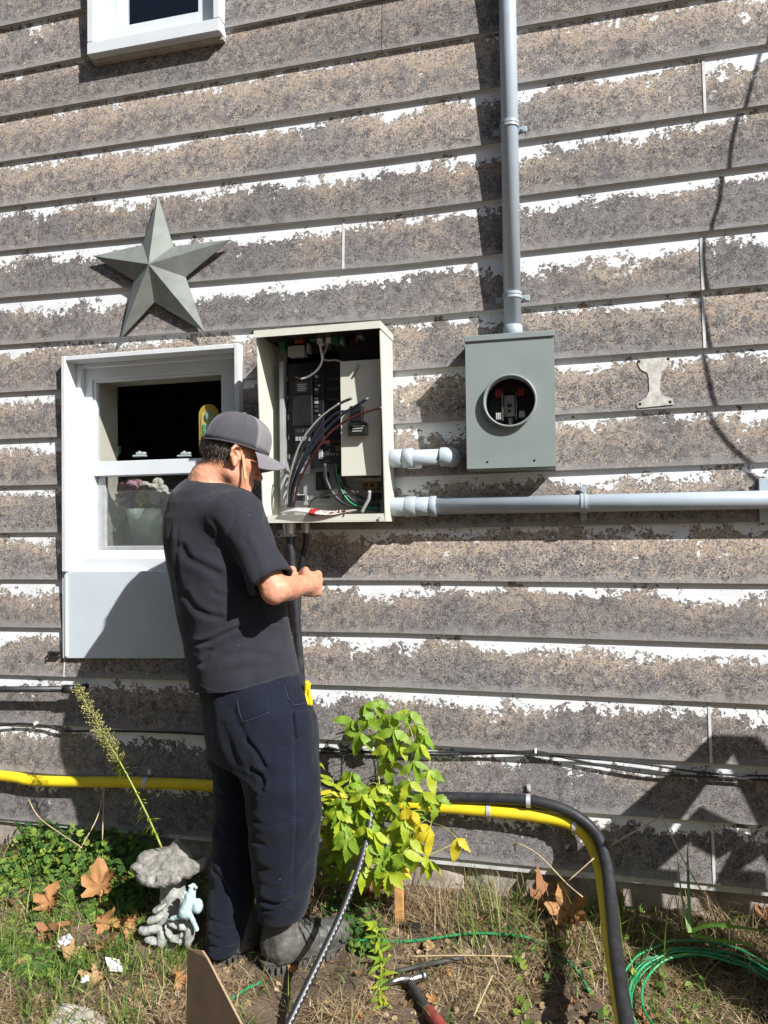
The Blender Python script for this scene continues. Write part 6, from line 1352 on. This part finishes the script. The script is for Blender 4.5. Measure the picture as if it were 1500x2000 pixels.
# white tag with its print
A, Bq, Cq, Dq = [og(x, y, z) for x, y, z in ((205, 1869, .035), (233, 1874, .030), (242, 1899, .012), (213, 1896, .014))]
pt = thing('printed_tag', Dq, 'small white card printed MDS lying tilted in the grass', 'card')
b = BM(); nr = (Bq-A).cross(Dq-A).normalized(); nr = nr if nr.z > 0 else -nr; hexa(b, [v-nr*.0012 for v in (A, Bq, Cq, Dq)]+[A, Bq, Cq, Dq]); obj('card', b, M['paper'], pt)
P2d = lambda u, v: A*(1-u)*(1-v)+Bq*u*(1-v)+Cq*u*v+Dq*(1-u)*v+nr*.0006      # u right, v down
b = BM()
for u0, v0, u1, v1 in ((.28, .14, .32, .84), (.74, .14, .78, .84), (.28, .10, .78, .14), (.28, .84, .78, .88), (.18, .45, .22, .62)): b.faces.new([b.verts.new(P2d(u, v)) for u, v in ((u0, v0), (u1, v0), (u1, v1), (u0, v1))])
obj('printed_frame', b, M['ink'], pt)
tc = bpy.data.curves.new('lettering', 'FONT'); tc.body = 'MDS'; to = bpy.data.objects.new('lettering', tc); COL.objects.link(to); bpy.context.view_layer.update()
tm = bpy.data.meshes.new_from_object(to.evaluated_get(bpy.context.evaluated_depsgraph_get())); bpy.data.objects.remove(to)
xs = [v.co.x for v in tm.vertices]; ys = [v.co.y for v in tm.vertices]
for v in tm.vertices: tx = (v.co.x-min(xs))/(max(xs)-min(xs)); ty = (v.co.y-min(ys))/(max(ys)-min(ys)); v.co = P2d(.38+.30*ty, .2+.58*tx)+nr*.0004
tm.materials.clear(); obj('lettering', tm, M['ink'], pt)
def crumple(px, py, s_, m, lb, name):
    P = og(px, py, .012); me = bpy.data.meshes.new(name); b = BM(); bmesh.ops.create_icosphere(b, subdivisions=3, radius=s_)
    for v in b.verts: v.co = v.co*(1+.35*float(vnoise(np.array([v.co*(2.2/s_)]))[0])+.2*float(vnoise(np.array([v.co*(5/s_)]))[0])); v.co.z *= .5; v.co += P
    tag(obj(name, b, m), lb, 'wrapper')
crumple(127, 1838, .024, mat('printed_wrapper', (.5, .5, .52), .4, var=.95, scale=110), 'crumpled black and white wrapper among dry leaves', 'wrapper'); crumple(166, 1912, .013, M['paper'], 'tiny torn white wrapper below the printed card', 'wrapper')
crumple(836, 1846, .02, M['dry3'], 'curled grey tan scrap of leaf above the steel bar', 'leaf_scrap')
# cardboard flap in the foreground, rocks
b = BM(); pts = [at(366, 1853, -.84), at(394, 1857, -.88), at(404, 1872, -.90), at(474, 2008, -1.05), at(500, 2100, -1.1), at(362, 2100, -.84)]; prism(b, pts, Vector((.005, .002, 0))); bmesh.ops.triangulate(b, faces=[f for f in b.faces if len(f.verts) > 4])
tag(obj('cardboard_flap', b, M['card']), 'brown cardboard flap standing in the foreground left of the printed cable', 'cardboard')
def rock(px, py, sx, sy, sz, lb, seed, m='rock', dz=-.01):
    P = og(px, py, dz); b = BM(); bmesh.ops.create_icosphere(b, subdivisions=4, radius=1)
    for v in b.verts:
        k = 1+.25*float(vnoise(np.array([v.co*1.3+Vector((seed, 0, 0))]))[0])+.08*float(vnoise(np.array([v.co*4+Vector((seed, 0, 0))]))[0]); v.co = Vector((v.co.x*sx, v.co.y*sy, max(-.8, min(v.co.z, .8))*sz))*k+P
    tag(obj('rock', b, M[m], None, True), lb, 'rock')
rock(140, 2000, .105, .06, .035, 'flat pale rock at the bottom left edge', 1.); rock(1322, 1752, .05, .04, .05, 'rough pale stone at the wall foot in the right shadow', 4., 'concrete'); rock(1085, 1722, .02, .02, .02, 'small pale stone under the pipe shadows', 7.); rock(1380, 1790, .06, .04, .03, 'grey stone in shadow behind the green coil', 9., 'concrete'); rock(60, 1625, .07, .05, .03, 'pale rock half buried under the ivy at the wall', 12.)
# ------------------------------------------------------------------ trees across the yard (seen only in the window panes)
b = BM(); 
for k in range(5200):
    q = Vector(rng.normal(size=3)).normalized(); rr = rng.uniform(.55, 1)*(1+.3*float(vnoise(np.array([q*2.5]))[0])); P = Vector((q.x*2.6, q.y*2.4, q.z*3.2))*rr; d = Vector(rng.normal(size=3)).normalized()*.26; e = d.orthogonal().normalized()*.16; b.faces.new([b.verts.new(v) for v in (P-d, P+e, P+d, P-e)])
crown_me = bpy.data.meshes.new('crown'); b.to_mesh(crown_me); b.free(); crown_me.materials.append(M['leafd'])
b = BM(); tubes_bm(b, [[(0, 0, -6), (.1, 0, -3), (0, .1, 1)]], .22, 10, .5)
for i in range(7): tubes_bm(b, [[(0, .05, -2+i*.4), (math.cos(i*2.3)*.9, math.sin(i*2.3)*.9, -1+i*.45), (math.cos(i*2.3)*1.9, math.sin(i*2.3)*1.8, .2+i*.35)]], .06, 6, .5)
trunk_me = bpy.data.meshes.new('trunk'); b.to_mesh(trunk_me); b.free(); trunk_me.materials.append(M['twig'])
for i, (x, y, s_, lb) in enumerate(((-8, -13, 1.1, 'leafy tree across the yard, leftmost'), (-3.5, -14.5, 1.25, 'leafy tree across the yard, second from left'), (1.2, -13.5, 1.15, 'leafy tree across the yard, behind the photographer'), (-12.5, -11, 1.2, 'leafy tree across the yard, far left'), (5.5, -16, .9, 'leafy tree across the yard, rightmost'), (-6, -17, 1.35, 'taller leafy tree across the yard in the second row'), (-17, -9, 1.2, 'leafy tree at the far left of the yard'))):
    t_ = thing('tree', (x, y, 0), lb, 'tree', 'trees across the yard')
    for me in (trunk_me, crown_me):
        o = link(bpy.data.objects.new(me.name, me)); o.parent = t_; o.location = (0, 0, 4.6*s_); o.scale = (s_,)*3; o.rotation_euler.z = i*1.7
